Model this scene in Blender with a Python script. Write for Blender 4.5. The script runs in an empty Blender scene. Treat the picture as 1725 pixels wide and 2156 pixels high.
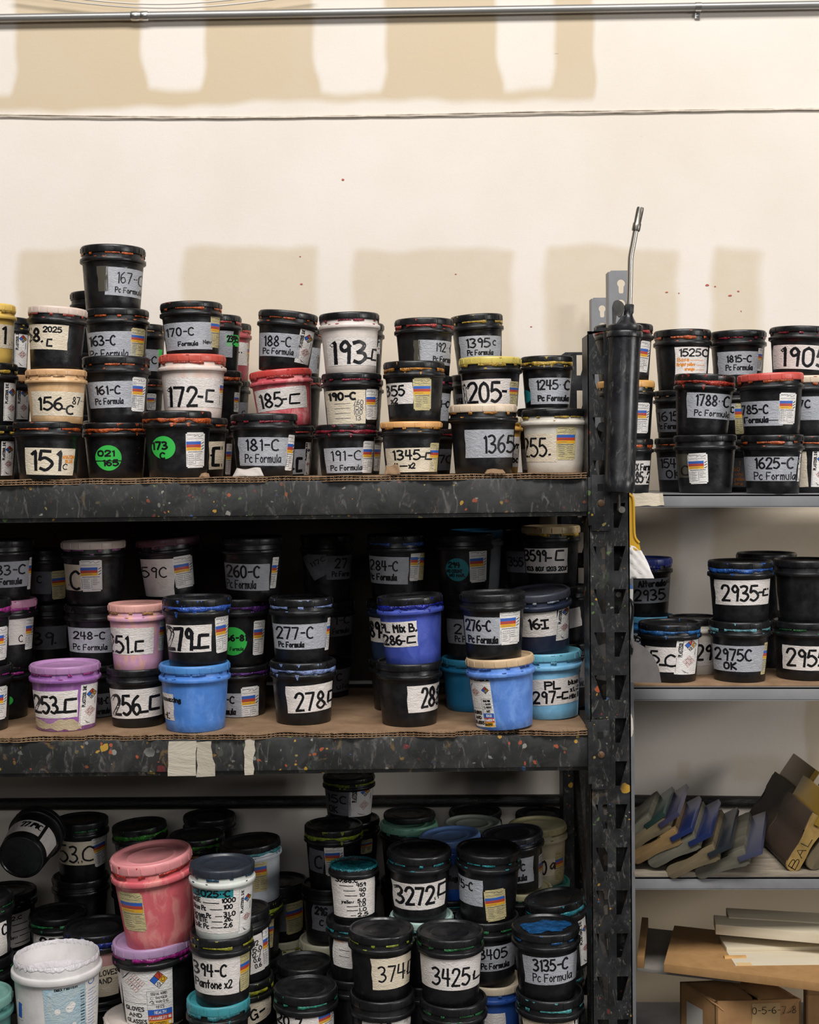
import bpy, bmesh, math, random
from mathutils import Vector, Matrix

# ------------------------------------------------------------------ camera, world, light, exposure
SC = bpy.context.scene
COL = SC.collection
F = 2800.0          # focal length in photo pixels (1725 x 2156 frame)
D = 2.35            # camera to rack front
HC = 1.40           # camera height
PITCH = math.radians(1.9)
ROLL = math.radians(0.70)
_f = Vector((0, math.cos(PITCH), -math.sin(PITCH)))
_u0 = Vector((0, math.sin(PITCH), math.cos(PITCH)))
_r0 = Vector((1, 0, 0))
CR = _r0 * math.cos(ROLL) - _u0 * math.sin(ROLL)
CU = _u0 * math.cos(ROLL) + _r0 * math.sin(ROLL)
CAM = Vector((0, -D, HC))
cd = bpy.data.cameras.new('camera')
cd.sensor_fit = 'HORIZONTAL'
cd.sensor_width = 36.0
cd.lens = F / 1725.0 * 36.0
cd.clip_start = 0.05
cam = bpy.data.objects.new('camera', cd)
COL.objects.link(cam)
cam.matrix_world = Matrix(((CR.x, CU.x, -_f.x, CAM.x), (CR.y, CU.y, -_f.y, CAM.y), (CR.z, CU.z, -_f.z, CAM.z), (0, 0, 0, 1)))
SC.camera = cam

W = bpy.data.worlds.new('world')
SC.world = W
W.use_nodes = True
W.node_tree.nodes['Background'].inputs[0].default_value = (1.0, 0.94, 0.87, 1)
W.node_tree.nodes['Background'].inputs[1].default_value = 0.02


def area(name, loc, target, sx, sy, power, color):
    l = bpy.data.lights.new(name, 'AREA')
    l.shape = 'RECTANGLE'
    l.size = sx
    l.size_y = sy
    l.energy = power
    l.color = color
    o = bpy.data.objects.new(name, l)
    COL.objects.link(o)
    o.location = loc
    o.rotation_euler = (Vector(target) - Vector(loc)).to_track_quat('-Z', 'Y').to_euler()
    return o


area('overhead_shop_lights', (0.3, -3.3, 5.6), (0.2, 0.5, 1.4), 5.0, 1.4, 392, (1.0, 0.98, 0.958))
area('daylight_from_side_window', (5.3, -3.2, 2.35), (0.1, 0.3, 1.0), 1.3, 1.2, 100, (1.0, 0.98, 0.955))
area('daylight_from_open_doorway', (-0.4, -6.0, 2.95), (0.0, 0.3, 1.1), 2.6, 1.0, 36, (0.97, 0.98, 1.0))
SC.view_settings.view_transform = 'Standard'
SC.view_settings.look = 'None'
SC.view_settings.exposure = 0.1
SC.view_settings.gamma = 1.0
SC.view_settings.use_curve_mapping = False

RNG = random.Random(7)


# ------------------------------------------------------------------ pixel -> place helpers
def ray(px, py):
    return _f + CR * ((px - 862.5) / F) + CU * ((1078.0 - py) / F)


def at(px, py, Y):
    r = ray(px, py)
    return CAM + r * ((Y + D) / r.y)


def atz(px, py, z):
    r = ray(px, py)
    return CAM + r * ((z - HC) / r.z)


def proj(p):
    v = p - CAM
    w = v.dot(_f)
    return (862.5 + F * v.dot(CR) / w, 1078.0 - F * v.dot(CU) / w)


def lin(h):
    if isinstance(h, tuple):
        return h
    c = [int(h[i:i + 2], 16) / 255.0 for i in (0, 2, 4)]
    return tuple(x / 12.92 if x < 0.04045 else ((x + 0.055) / 1.055) ** 2.4 for x in c)


# ------------------------------------------------------------------ object helpers
def tag(o, label=None, cat=None, group=None, kind=None):
    if label:
        o['label'] = label
    if cat:
        o['category'] = cat
    if group:
        o['group'] = group
    if kind:
        o['kind'] = kind
    return o


def empty(name, loc, label=None, cat=None, group=None):
    o = bpy.data.objects.new(name, None)
    COL.objects.link(o)
    o.location = loc
    o.empty_display_size = 0.02
    return tag(o, label, cat, group)


def link(name, mesh, parent=None, mats=None):
    """mats: list put on the object (so meshes can be shared)."""
    o = bpy.data.objects.new(name, mesh)
    COL.objects.link(o)
    if parent is not None:
        o.parent = parent
    if mats:
        while len(mesh.materials) < len(mats):
            mesh.materials.append(None)
        for i, m in enumerate(mats):
            o.material_slots[i].link = 'OBJECT'
            o.material_slots[i].material = m
    return o


def mesh_of(bm, name, smooth=True, ang=35):
    bmesh.ops.recalc_face_normals(bm, faces=bm.faces)
    if smooth:
        for f in bm.faces:
            f.smooth = True
        lim = math.radians(ang)
        for e in bm.edges:
            if len(e.link_faces) == 2 and e.calc_face_angle(0) > lim:
                e.smooth = False
    me = bpy.data.meshes.new(name)
    bm.to_mesh(me)
    bm.free()
    return me


def raw_mesh(name, verts, faces, midx=None, smooth=False):
    me = bpy.data.meshes.new(name)
    me.from_pydata([tuple(v) for v in verts], [], faces)
    if midx:
        me.polygons.foreach_set('material_index', midx)
    if smooth:
        me.polygons.foreach_set('use_smooth', [True] * len(me.polygons))
    me.update()
    return me


def bm_box(bm, lo, hi, M=None, bevel=0.0):
    vs = [bm.verts.new((x, y, z)) for x in (lo[0], hi[0]) for y in (lo[1], hi[1]) for z in (lo[2], hi[2])]
    q = [(0, 1, 3, 2), (4, 6, 7, 5), (0, 4, 5, 1), (2, 3, 7, 6), (0, 2, 6, 4), (1, 5, 7, 3)]
    fs = [bm.faces.new([vs[i] for i in f]) for f in q]
    if bevel:
        es = list({e for f in fs for e in f.edges})
        r = bmesh.ops.bevel(bm, geom=es, offset=bevel, segments=2, affect='EDGES', profile=0.6)
        vs = list({v for f in fs if f.is_valid for v in f.verts} | {v for v in r['verts'] if v.is_valid})
    if M is not None:
        for v in vs:
            v.co = M @ v.co
    return vs


def bm_hex(bm, c8, bevel=0.0):
    """c8: four bottom corners then four top corners, same winding."""
    vs = [bm.verts.new(p) for p in c8]
    q = [(0, 3, 2, 1), (4, 5, 6, 7), (0, 1, 5, 4), (1, 2, 6, 5), (2, 3, 7, 6), (3, 0, 4, 7)]
    fs = [bm.faces.new([vs[i] for i in f]) for f in q]
    if bevel:
        es = list({e for f in fs for e in f.edges})
        bmesh.ops.bevel(bm, geom=es, offset=bevel, segments=2, affect='EDGES', profile=0.6)


def bm_lathe(bm, prof, n=64, M=None, cap=False):
    rings = []
    for r, z in prof:
        if r < 1e-6:
            v = bm.verts.new((0, 0, z))
            if M is not None:
                v.co = M @ v.co
            rings.append([v])
            continue
        ring = []
        for i in range(n):
            a = 2 * math.pi * i / n
            v = bm.verts.new((r * math.cos(a), r * math.sin(a), z))
            if M is not None:
                v.co = M @ v.co
            ring.append(v)
        rings.append(ring)
    for a, b in zip(rings[:-1], rings[1:]):
        if len(a) == 1 and len(b) == 1:
            continue
        for i in range(n):
            j = (i + 1) % n
            if len(a) == 1:
                bm.faces.new((a[0], b[j], b[i]))
            elif len(b) == 1:
                bm.faces.new((a[i], a[j], b[0]))
            else:
                bm.faces.new((a[i], a[j], b[j], b[i]))
    if cap:
        for rg in (rings[0], rings[-1]):
            if len(rg) > 2:
                bm.faces.new(rg)


def bm_tube(bm, pts, rad, n=12, cap=True):
    pts = [Vector(p) for p in pts]
    rads = rad if isinstance(rad, (list, tuple)) else [rad] * len(pts)
    rings = []
    up = Vector((0.123, 0.3, 0.94))
    for i, p in enumerate(pts):
        t = (pts[min(i + 1, len(pts) - 1)] - pts[max(i - 1, 0)]).normalized()
        a = t.cross(up)
        if a.length < 1e-3:
            a = t.cross(Vector((1, 0, 0)))
        a.normalize()
        b = t.cross(a).normalized()
        rings.append([bm.verts.new(p + (a * math.cos(2 * math.pi * k / n) + b * math.sin(2 * math.pi * k / n)) * rads[i]) for k in range(n)])
    for r0, r1 in zip(rings[:-1], rings[1:]):
        for k in range(n):
            bm.faces.new((r0[k], r0[(k + 1) % n], r1[(k + 1) % n], r1[k]))
    if cap:
        bm.faces.new(rings[0])
        bm.faces.new(rings[-1])


def catmull(pts, n=5):
    if len(pts) < 3:
        return pts
    out = []
    P = [pts[0]] + list(pts) + [pts[-1]]
    for i in range(1, len(P) - 2):
        p0, p1, p2, p3 = P[i - 1], P[i], P[i + 1], P[i + 2]
        for k in range(n):
            t = k / n
            out.append(tuple(0.5 * ((2 * p1[j]) + (-p0[j] + p2[j]) * t + (2 * p0[j] - 5 * p1[j] + 4 * p2[j] - p3[j]) * t * t + (-p0[j] + 3 * p1[j] - 3 * p2[j] + p3[j]) * t ** 3) for j in range(len(p1))))
    out.append(tuple(pts[-1]))
    return out


def plate_with_holes(name, outer, holes, thick):
    """flat plate in local XY from 2D outlines, extruded along local Z, holes punched through."""
    cu = bpy.data.curves.new(name, 'CURVE')
    cu.dimensions = '2D'
    cu.fill_mode = 'BOTH'
    cu.extrude = thick / 2
    for pl in [outer] + holes:
        s = cu.splines.new('POLY')
        s.points.add(len(pl) - 1)
        for p, q in zip(s.points, pl):
            p.co = (q[0], q[1], 0, 1)
        s.use_cyclic_u = True
    tmp = bpy.data.objects.new('tmp', cu)
    COL.objects.link(tmp)
    dg = bpy.context.evaluated_depsgraph_get()
    me = bpy.data.meshes.new_from_object(tmp.evaluated_get(dg))
    bpy.data.objects.remove(tmp)
    bpy.data.curves.remove(cu)
    me.name = name
    me.materials.clear()
    return me


# ------------------------------------------------------------------ materials
MATS = {}


class NT:
    def __init__(s, m):
        m.use_nodes = True
        s.t = m.node_tree
        s.b = s.t.nodes['Principled BSDF']

    def n(s, typ, **kw):
        x = s.t.nodes.new(typ)
        for k, v in kw.items():
            if k in ('i',):
                for kk, vv in v.items():
                    x.inputs[kk].default_value = vv
            else:
                setattr(x, k, v)
        return x

    def l(s, a, b):
        s.t.links.new(a, b)

    def ramp(s, fac, stops):
        r = s.n('ShaderNodeValToRGB')
        e = r.color_ramp.elements
        e[0].position, e[0].color = stops[0][0], stops[0][1]
        e[1].position, e[1].color = stops[-1][0], stops[-1][1]
        for p, c in stops[1:-1]:
            x = e.new(p)
            x.color = c
        s.l(fac, r.inputs[0])
        return r.outputs[0]

    def mix(s, fac, a, b, mode='MIX'):
        m = s.n('ShaderNodeMix', data_type='RGBA', blend_type=mode)
        for sock, v in ((m.inputs[0], fac), (m.inputs[6], a), (m.inputs[7], b)):
            if hasattr(v, 'is_linked'):
                s.l(v, sock)
            elif isinstance(v, (int, float)):
                sock.default_value = v
            else:
                sock.default_value = (*v[:3], 1)
        return m.outputs[2]

    def math(s, op, a, b=0.0):
        m = s.n('ShaderNodeMath', operation=op)
        for sock, v in ((m.inputs[0], a), (m.inputs[1], b)):
            if hasattr(v, 'is_linked'):
                s.l(v, sock)
            else:
                sock.default_value = v
        return m.outputs[0]

    def coord(s, scale=(1, 1, 1), rnd=True):
        tc = s.n('ShaderNodeTexCoord')
        mp = s.n('ShaderNodeMapping')
        mp.inputs['Scale'].default_value = scale
        s.l(tc.outputs['Object'], mp.inputs[0])
        if rnd:
            oi = s.n('ShaderNodeObjectInfo')
            k = s.math('MULTIPLY', oi.outputs['Random'], 57.0)
            cx = s.n('ShaderNodeCombineXYZ')
            s.l(k, cx.inputs[0])
            s.l(k, cx.inputs[2])
            s.l(cx.outputs[0], mp.inputs['Location'])
        return mp.outputs[0]

    def noise(s, vec, scale, detail=3, rough=0.55, dist=0.0):
        x = s.n('ShaderNodeTexNoise', i={'Scale': scale, 'Detail': detail, 'Roughness': rough, 'Distortion': dist})
        s.l(vec, x.inputs['Vector'])
        return x.outputs['Fac']

    def bump(s, h, strength, dist=0.002):
        b = s.n('ShaderNodeBump', i={'Strength': strength, 'Distance': dist})
        s.l(h, b.inputs['Height'])
        s.l(b.outputs[0], s.b.inputs['Normal'])


G1 = (1, 1, 1, 1)
G0 = (0, 0, 0, 1)


def plain(name, col, rough=0.5, metal=0.0, spec=0.5):
    if name in MATS:
        return MATS[name]
    m = bpy.data.materials.new(name)
    t = NT(m)
    t.b.inputs['Base Color'].default_value = (*lin(col), 1)
    t.b.inputs['Roughness'].default_value = rough
    t.b.inputs['Metallic'].default_value = metal
    t.b.inputs['Specular IOR Level'].default_value = spec
    MATS[name] = m
    return m


def plastic(col, ink=None, amt=0.5, rough=0.42):
    """tub plastic with ink smears and a little dust; ink = smear colour, amt 0..1 how much."""
    key = 'plastic_%s_%s_%.2f' % (col, ink, amt)
    if key in MATS:
        return MATS[key]
    m = bpy.data.materials.new(key)
    t = NT(m)
    v = t.coord()
    base = lin(col)
    dust = t.ramp(t.noise(v, 2.3, 5, 0.6), [(0.42, G0), (0.75, G1)])
    lum = sum(base) / 3
    tgt = tuple(min(1, b * 0.9 + 0.009) for b in base) if lum < 0.1 else tuple(b * 0.82 for b in base)
    c = t.mix(dust, base, tgt)
    sc = t.ramp(t.noise(t.coord((6, 6, 0.6)), 5, 4, 0.7), [(0.68, G0), (0.74, (0.35, 0.35, 0.35, 1))])
    c = t.mix(sc, c, tuple(min(1, b * 0.7 + 0.07) for b in base))
    if ink and amt > 1:      # soft cloudy streaks of paler ink seen through the plastic
        a = t.ramp(t.noise(t.coord((1, 1, .55)), 2.6, 5, .6, .7), [(.47, G0), (.66 - .12 * (amt - 1), (.85, .85, .85, 1))])
        c = t.mix(a, c, lin(ink))
    elif ink:
        hi = 0.79 - 0.14 * amt
        a = t.ramp(t.noise(v, 3.1, 5, 0.62, 0.8), [(hi, G0), (hi + 0.035, G1)])
        c = t.mix(a, c, lin(ink))
        a2 = t.ramp(t.noise(t.coord((1, 1, 2.5)), 9.0, 3, 0.5, 0.4), [(hi + 0.03, G0), (hi + 0.06, G1)])
        c = t.mix(a2, c, tuple(min(1, x * 0.85 + 0.02) for x in lin(ink)))
    t.l(c, t.b.inputs['Base Color'])
    rr = t.ramp(t.noise(v, 4.0, 4), [(0.3, (rough - 0.08,) * 3 + (1,)), (0.8, (rough + 0.22,) * 3 + (1,))])
    t.l(rr, t.b.inputs['Roughness'])
    t.b.inputs['Specular IOR Level'].default_value = 0.5
    t.bump(t.noise(v, 7, 4), 0.05, 0.01)
    MATS[key] = m
    return m


def inkmat(col):
    key = 'wet_ink_' + col
    if key in MATS:
        return MATS[key]
    m = bpy.data.materials.new(key)
    t = NT(m)
    v = t.coord()
    a = t.ramp(t.noise(v, 4.5, 4), [(0.35, G0), (0.7, G1)])
    b = lin(col)
    t.l(t.mix(a, tuple(x * (.3 if sum(b) < 1.5 else .8) for x in b), tuple(x * .85 for x in b)), t.b.inputs['Base Color'])
    t.b.inputs['Roughness'].default_value = 0.3
    t.bump(t.noise(v, 9, 3), 0.35, 0.02)
    MATS[key] = m
    return m


def tape(name, col, rough, dirt=None, spec=0.4):
    if name in MATS:
        return MATS[name]
    m = bpy.data.materials.new(name)
    t = NT(m)
    v = t.coord()
    b = lin(col)
    a = t.ramp(t.noise(v, 2.2, 5, 0.65, 0.5), [(0.4, G0), (0.72, (0.55, 0.55, 0.55, 1))])
    t.l(t.mix(a, b, lin(dirt) if dirt else tuple(x * 0.7 for x in b)), t.b.inputs['Base Color'])
    t.b.inputs['Roughness'].default_value = rough
    t.b.inputs['Specular IOR Level'].default_value = spec
    t.bump(t.noise(t.coord((1, 1, 2.2)), 6, 5, 0.65, 1.2), 0.35, 0.015)
    MATS[name] = m
    return m


BLACK = '101012'
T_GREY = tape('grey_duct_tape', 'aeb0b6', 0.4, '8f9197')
T_WHITE = tape('white_masking_tape', 'e6dfda', 0.55, 'c4bab0')
T_CREAM = tape('cream_masking_tape', 'e2d5bf', 0.6, 'c6b394')
T_DARK = tape('dark_grey_tape', '6f7076', 0.45, '47484c')  # darker tone of the grey tape
T_GREEN = plain('green_paper_sticker', '33b548', 0.55)
T_TEAL = plain('teal_paper_sticker', '1f7f86', 0.55)
T_NEON = plain('green_masking_tape', '3fd45a', 0.55)
T_CLEAR = plain('yellowed_clear_tape', '4d4a40', 0.25)
S_WHITE = tape('white_paper_sticker', 'ece8e4', 0.45, 'cfc9c2')
S_DIRTY = tape('yellowed_paper_sticker', 'cdbf8c', 0.5, '8f8a68')
INK = plain('black_marker', '101014', 0.4)
PRINT = plain('grey_print', '5a5a5e', 0.6)
C_BLUE = plain('sticker_blue', '2b5fb8', 0.5)
C_RED = plain('sticker_red', 'b8412f', 0.5)
C_YEL = plain('sticker_yellow', 'e0a92c', 0.5)
C_PINK = plain('sticker_pink_print', 'b98a86', 0.6)
C_ORG = plain('orange_marker', 'd8862c', 0.5)
C_LBL = tape('label_pale_blue', '9fbccb', 0.5, 'cdc8b6')
LM = [None, INK, PRINT, C_BLUE, C_RED, C_YEL, C_PINK, C_ORG, S_WHITE, C_LBL, T_TEAL]   # slots of a label mesh
iI, iP, iB, iR, iY, iK, iO, iW, iL, iT = 1, 2, 3, 4, 5, 6, 7, 8, 9, 10

# ------------------------------------------------------------------ hand lettering (stroke font)
GL = {'0': "4i1g0b1644768b7g4i", '1': "!1g3i34", '2': "0f2i6i8f6b04 !0484", '3': "0h4i7g6d3b 3b7a874405", '4': "!1i0a8a !6i64",
      '5': "!7i1i0c 0c4d8a874405", '6': "6i1e0844876b2b08", '7': "!0i8i34", '8': "4b1e4i7e4b 4b0744874b", '9': "7f4i1f3c6d7f64",
      'C': "8g5i1f0b165485", '[': "!8i1i0484", '-': "!1b6b", '_': "!0777", '.': "!1425", '/': "!1478", '~': "!0bkb",
      'A': "!044i84 !2969", 'B': "!0i04 0i6h6c0b 0b8a8504", 'D': "!0i04 0i7g8704", 'E': "!8i0i0484 !0b6b", 'F': "!8i0i04 !0b6b",
      'G': "8g4i0d164487 !5a8a84", 'H': "!0i04 !8i84 !0b8b", 'I': "!2i24 !0i4i !0444", 'K': "!0i04 !7i0b84", 'L': "!0i0474",
      'M': "!040i4a8i84", 'N': "!040i848i", 'O': "4i1g0b1644768b7g4i", 'P': "!0i04 0i7h7c0b", 'R': "!0i04 0i7h7c0b !3b84",
      'S': "8g4i0f4b874405", 'T': "!0i8i !4i44", 'U': "0i0744878i", 'V': "!0i448i", 'W': "!0i244c648i", 'X': "!0i84 !8i04",
      'Y': "!0i4b8i !4b44", 'Z': "!0i8i0484", 'a': "6c3d0824586c !6d64", 'b': "!0i04 0b4d683405", 'c': "6c3d083465",
      'd': "6c3d0824586c !6i64", 'e': "09694d083465", 'f': "6h3i2d24 !0d5d", 'g': "6c3d0825586c 6d623001", 'h': "!0i04 0a4d6a64",
      'i': "!1d14 !1g1h", 'k': "!0i04 !6d0864", 'l': "!1i14", 'm': "!0d04 0a2d4b44 4b6d8b84", 'n': "!0d04 0a4d6a64", 'o': "3d0834683d",
      'p': "!0d00 0b4d683405", 'r': "!0d04 094d6c", 's': "6c3d1a573405", 't': "!3i34 !0d6d", 'u': "0d0734656d !6d64", 'v': "!0d346d",
      'w': "!0d244b648d", 'x': "!0d64 !6d04", 'y': "!0d34 !6d00", 'z': "!0d6d0464", '%': "!048i !1g2f !6758", '!': "!1i18 !1415"}


def strokes(s):
    """-> list of polylines (x, y) with cap height 1, plus total width."""
    x = 0.0
    out = []
    for ch in s:
        if ch == ' ':
            x += 6
            continue
        g = GL.get(ch)
        if g is None:
            x += 6
            continue
        w = 0
        for st in g.split():
            sharp = st[0] == '!'
            st = st.lstrip('!')
            pts = [(int(st[i], 36), int(st[i + 1], 36) - 4) for i in range(0, len(st), 2)]
            w = max(w, max(p[0] for p in pts))
            pts = [(p[0] + RNG.uniform(-.3, .3), p[1] + RNG.uniform(-.3, .3)) for p in pts]
            if not sharp:
                pts = catmull(pts, 4)
            out.append([((x + p[0]) / 14, p[1] / 14) for p in pts])
        x += w + 3.2
    return out, max(x - 3.2, 1) / 14


class Decal:
    """builds a flat-on-surface label in (dx right, dy up) pixel units, then maps it with a function to 3-D."""

    def __init__(s):
        s.v, s.f, s.m = [], [], []

    def grid(s, x0, y0, x1, y1, mi, h, nx=None, ny=3, jag=0.0):
        nx = nx or max(2, int(abs(x1 - x0) / 3.2) + 1)
        b = len(s.v)
        for j in range(ny + 1):
            for i in range(nx + 1):
                x = x0 + (x1 - x0) * i / nx
                y = y0 + (y1 - y0) * j / ny
                if jag and i in (0, nx):
                    x += RNG.uniform(-jag, jag)
                s.v.append((x, y, h))
        for j in range(ny):
            for i in range(nx):
                a = b + j * (nx + 1) + i
                s.f.append((a, a + 1, a + nx + 2, a + nx + 1))
                s.m.append(mi)

    def poly(s, pts, mi, h):
        b = len(s.v)
        s.v += [(x, y, h) for x, y in pts]
        s.f.append(tuple(range(b, b + len(pts))))
        s.m.append(mi)

    def disc(s, cx, cy, r, mi, h, n=36, rings=5):
        b = len(s.v)
        s.v.append((cx, cy, h))
        for k in range(1, rings + 1):
            for i in range(n):
                a = 2 * math.pi * i / n
                s.v.append((cx + r * k / rings * math.cos(a), cy + r * k / rings * math.sin(a), h))
        for i in range(n):
            s.f.append((b, b + 1 + i, b + 1 + (i + 1) % n))
            s.m.append(mi)
            for k in range(rings - 1):
                p = b + 1 + k * n
                s.f.append((p + i, p + n + i, p + n + (i + 1) % n, p + (i + 1) % n))
                s.m.append(mi)

    def line(s, pts, th, mi, h):
        pts = [p for i, p in enumerate(pts) if i == 0 or (abs(p[0] - pts[i - 1][0]) + abs(p[1] - pts[i - 1][1])) > 1e-6]
        if len(pts) < 2:
            return
        q = []
        for i in range(len(pts) - 1):       # subdivide so that the ribbon follows the curve of the tub
            a, c = pts[i], pts[i + 1]
            k = max(1, int(math.hypot(c[0] - a[0], c[1] - a[1]) / 3.0))
            q += [(a[0] + (c[0] - a[0]) * t / k, a[1] + (c[1] - a[1]) * t / k) for t in range(k)]
        q.append(pts[-1])
        hw = th / 2
        b = len(s.v)
        n = len(q)
        for i in range(n):
            p0, p1 = q[max(i - 1, 0)], q[min(i + 1, n - 1)]
            dx, dy = p1[0] - p0[0], p1[1] - p0[1]
            L = math.hypot(dx, dy) or 1
            dx, dy = dx / L, dy / L
            e = (-hw * .8 if i == 0 else (hw * .8 if i == n - 1 else 0))
            x, y = q[i][0] + dx * e, q[i][1] + dy * e
            k = hw * RNG.uniform(.9, 1.1)
            s.v += [(x - dy * k, y + dx * k, h), (x + dy * k, y - dx * k, h)]
        for i in range(n - 1):
            a = b + 2 * i
            s.f.append((a, a + 1, a + 3, a + 2))
            s.m.append(mi)

    def text(s, txt, x0, x1, y, hgt, th, mi=iI, h=2.0, vert=False, slope=0.0):
        st, w = strokes(txt)
        sx = (x1 - x0) / w
        for pl in st:
            if vert:
                s.line([(y - p[1] * hgt, x0 + p[0] * sx) for p in pl], th, mi, h)
            else:
                s.line([(x0 + p[0] * sx, y + p[1] * hgt + slope * p[0] * sx) for p in pl], th, mi, h)

    def hmis(s, x0, y0, x1, y1, dirty=False):
        w, hh = x1 - x0, y1 - y0
        X = lambda f: x0 + f * w
        Y = lambda f: y0 + f * hh
        c = min(w, hh) * .07
        s.grid(x0, y0 + c, x1, y1 - c, 0, 1.0)
        s.grid(x0 + c, y1 - c, x1 - c, y1, 0, 1.0, ny=1)
        s.grid(x0 + c, y0, x1 - c, y0 + c, 0, 1.0, ny=1)
        s.line([(X(.08), Y(.93)), (X(.5), Y(.93))], 1.0, iP, 1.6)
        s.line([(X(.45), Y(.88)), (X(.62), Y(.94)), (X(.7), Y(.87)), (X(.9), Y(.92))], .9, iP, 1.6)
        s.line([(X(.08), Y(.82)), (X(.9), Y(.82))], .6, iP, 1.6)
        e = .96 if dirty else .8
        for i, mi in enumerate((iB, iR, iY)):
            a = .745 - i * .085
            s.grid(X(.02), Y(a - .085), X(e), Y(a), mi, 1.6, ny=1)
            s.line([(X(.1), Y(a - .045)), (X(.55), Y(a - .045))], .7, iP, 2.0)
            if not dirty:
                s.line([(X(.84), Y(a - .06)), (X(.95), Y(a - .02))], 1.4, iI, 2.0)
        s.line([(X(.1), Y(.45)), (X(.88), Y(.45))], 1.3, iP, 1.6)
        for i in range(6):
            a = .385 - i * .055
            s.line([(X(.13), Y(a)), (X(RNG.uniform(.34, .48)), Y(a))], .9, iP, 1.6)
            if i < 4:
                s.line([(X(.56), Y(a)), (X(RNG.uniform(.74, .88)), Y(a))], .9, iP, 1.6)
        if not dirty:
            for a in (X(.06), X(.51)):
                s.line([(a, Y(.1)), (a, Y(.4))], .6, iP, 1.6)
        s.line([(X(.5), Y(.06)), (X(.92), Y(.06))], .6, iP, 1.6)

    def diamond(s, cx, cy, r, h=1.6):
        q = r * .5
        for (ox, oy, mi) in ((0, q, iR), (-q, 0, iB), (q, 0, iY), (0, -q, iW)):
            s.poly([(cx + ox, cy + oy - q), (cx + ox + q, cy + oy), (cx + ox, cy + oy + q), (cx + ox - q, cy + oy)], mi, h)
        s.line([(cx, cy - r), (cx + r, cy), (cx, cy + r), (cx - r, cy), (cx, cy - r)], .8, iI, h + .4)
        s.line([(cx - q, cy - q), (cx + q, cy + q)], .7, iI, h + .4)
        s.line([(cx - q, cy + q), (cx + q, cy - q)], .7, iI, h + .4)
        s.text('1', cx - q * .2, cx + q * .2, cy + q * .6, q * .9, 1.0, iI, h + .6)
        s.text('0', cx + q * .6, cx + q * 1.4, cy - q * .4, q * .9, 1.0, iI, h + .6)
        s.text('B', cx - q * .3, cx + q * .4, cy - q * 1.5, q * .9, 1.0, iI, h + .6)

    def picto(s, cx, cy, r):
        q = r * .34
        for i in (-1, 0, 1):
            for j in (-1, 0, 1):
                ox, oy = cx + (i - j) * q, cy + (i + j) * q
                k = q * .9
                s.line([(ox, oy - k), (ox + k, oy), (ox, oy + k), (ox - k, oy), (ox, oy - k)], .8, iK, 1.6)
                s.line([(ox - k * .3, oy - k * .2), (ox + k * .3, oy + k * .3)], 1.3, iI if (i + j) % 2 else iK, 1.6)

    def plastisol(s, x0, y0, x1, y1):
        w, hh = x1 - x0, y1 - y0
        X = lambda f: x0 + f * w
        Y = lambda f: y0 + f * hh
        s.grid(x0, y0, x1, y1, 0, 1.0)
        s.line([(X(.06), Y(.04)), (X(.06), Y(.5))], .6, iP, 1.6)
        s.text('PLASTISOL INK', Y(.46), Y(.97), X(.3), w * .17, 1.5, iI, 1.8, vert=True)
        r = min(w * .3, hh * .15)
        s.diamond(X(.64), Y(.76), r)
        s.picto(X(.62), Y(.34), r * 1.05)
        for i in range(4):
            s.line([(X(.36 + .06 * i), Y(.12 - .02 * i)), (X(.5 + .06 * i), Y(.04))], .7, iP, 1.6)
        s.line([(X(.86), Y(.5)), (X(.86), Y(.66))], 1, iP, 1.6)

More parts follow.
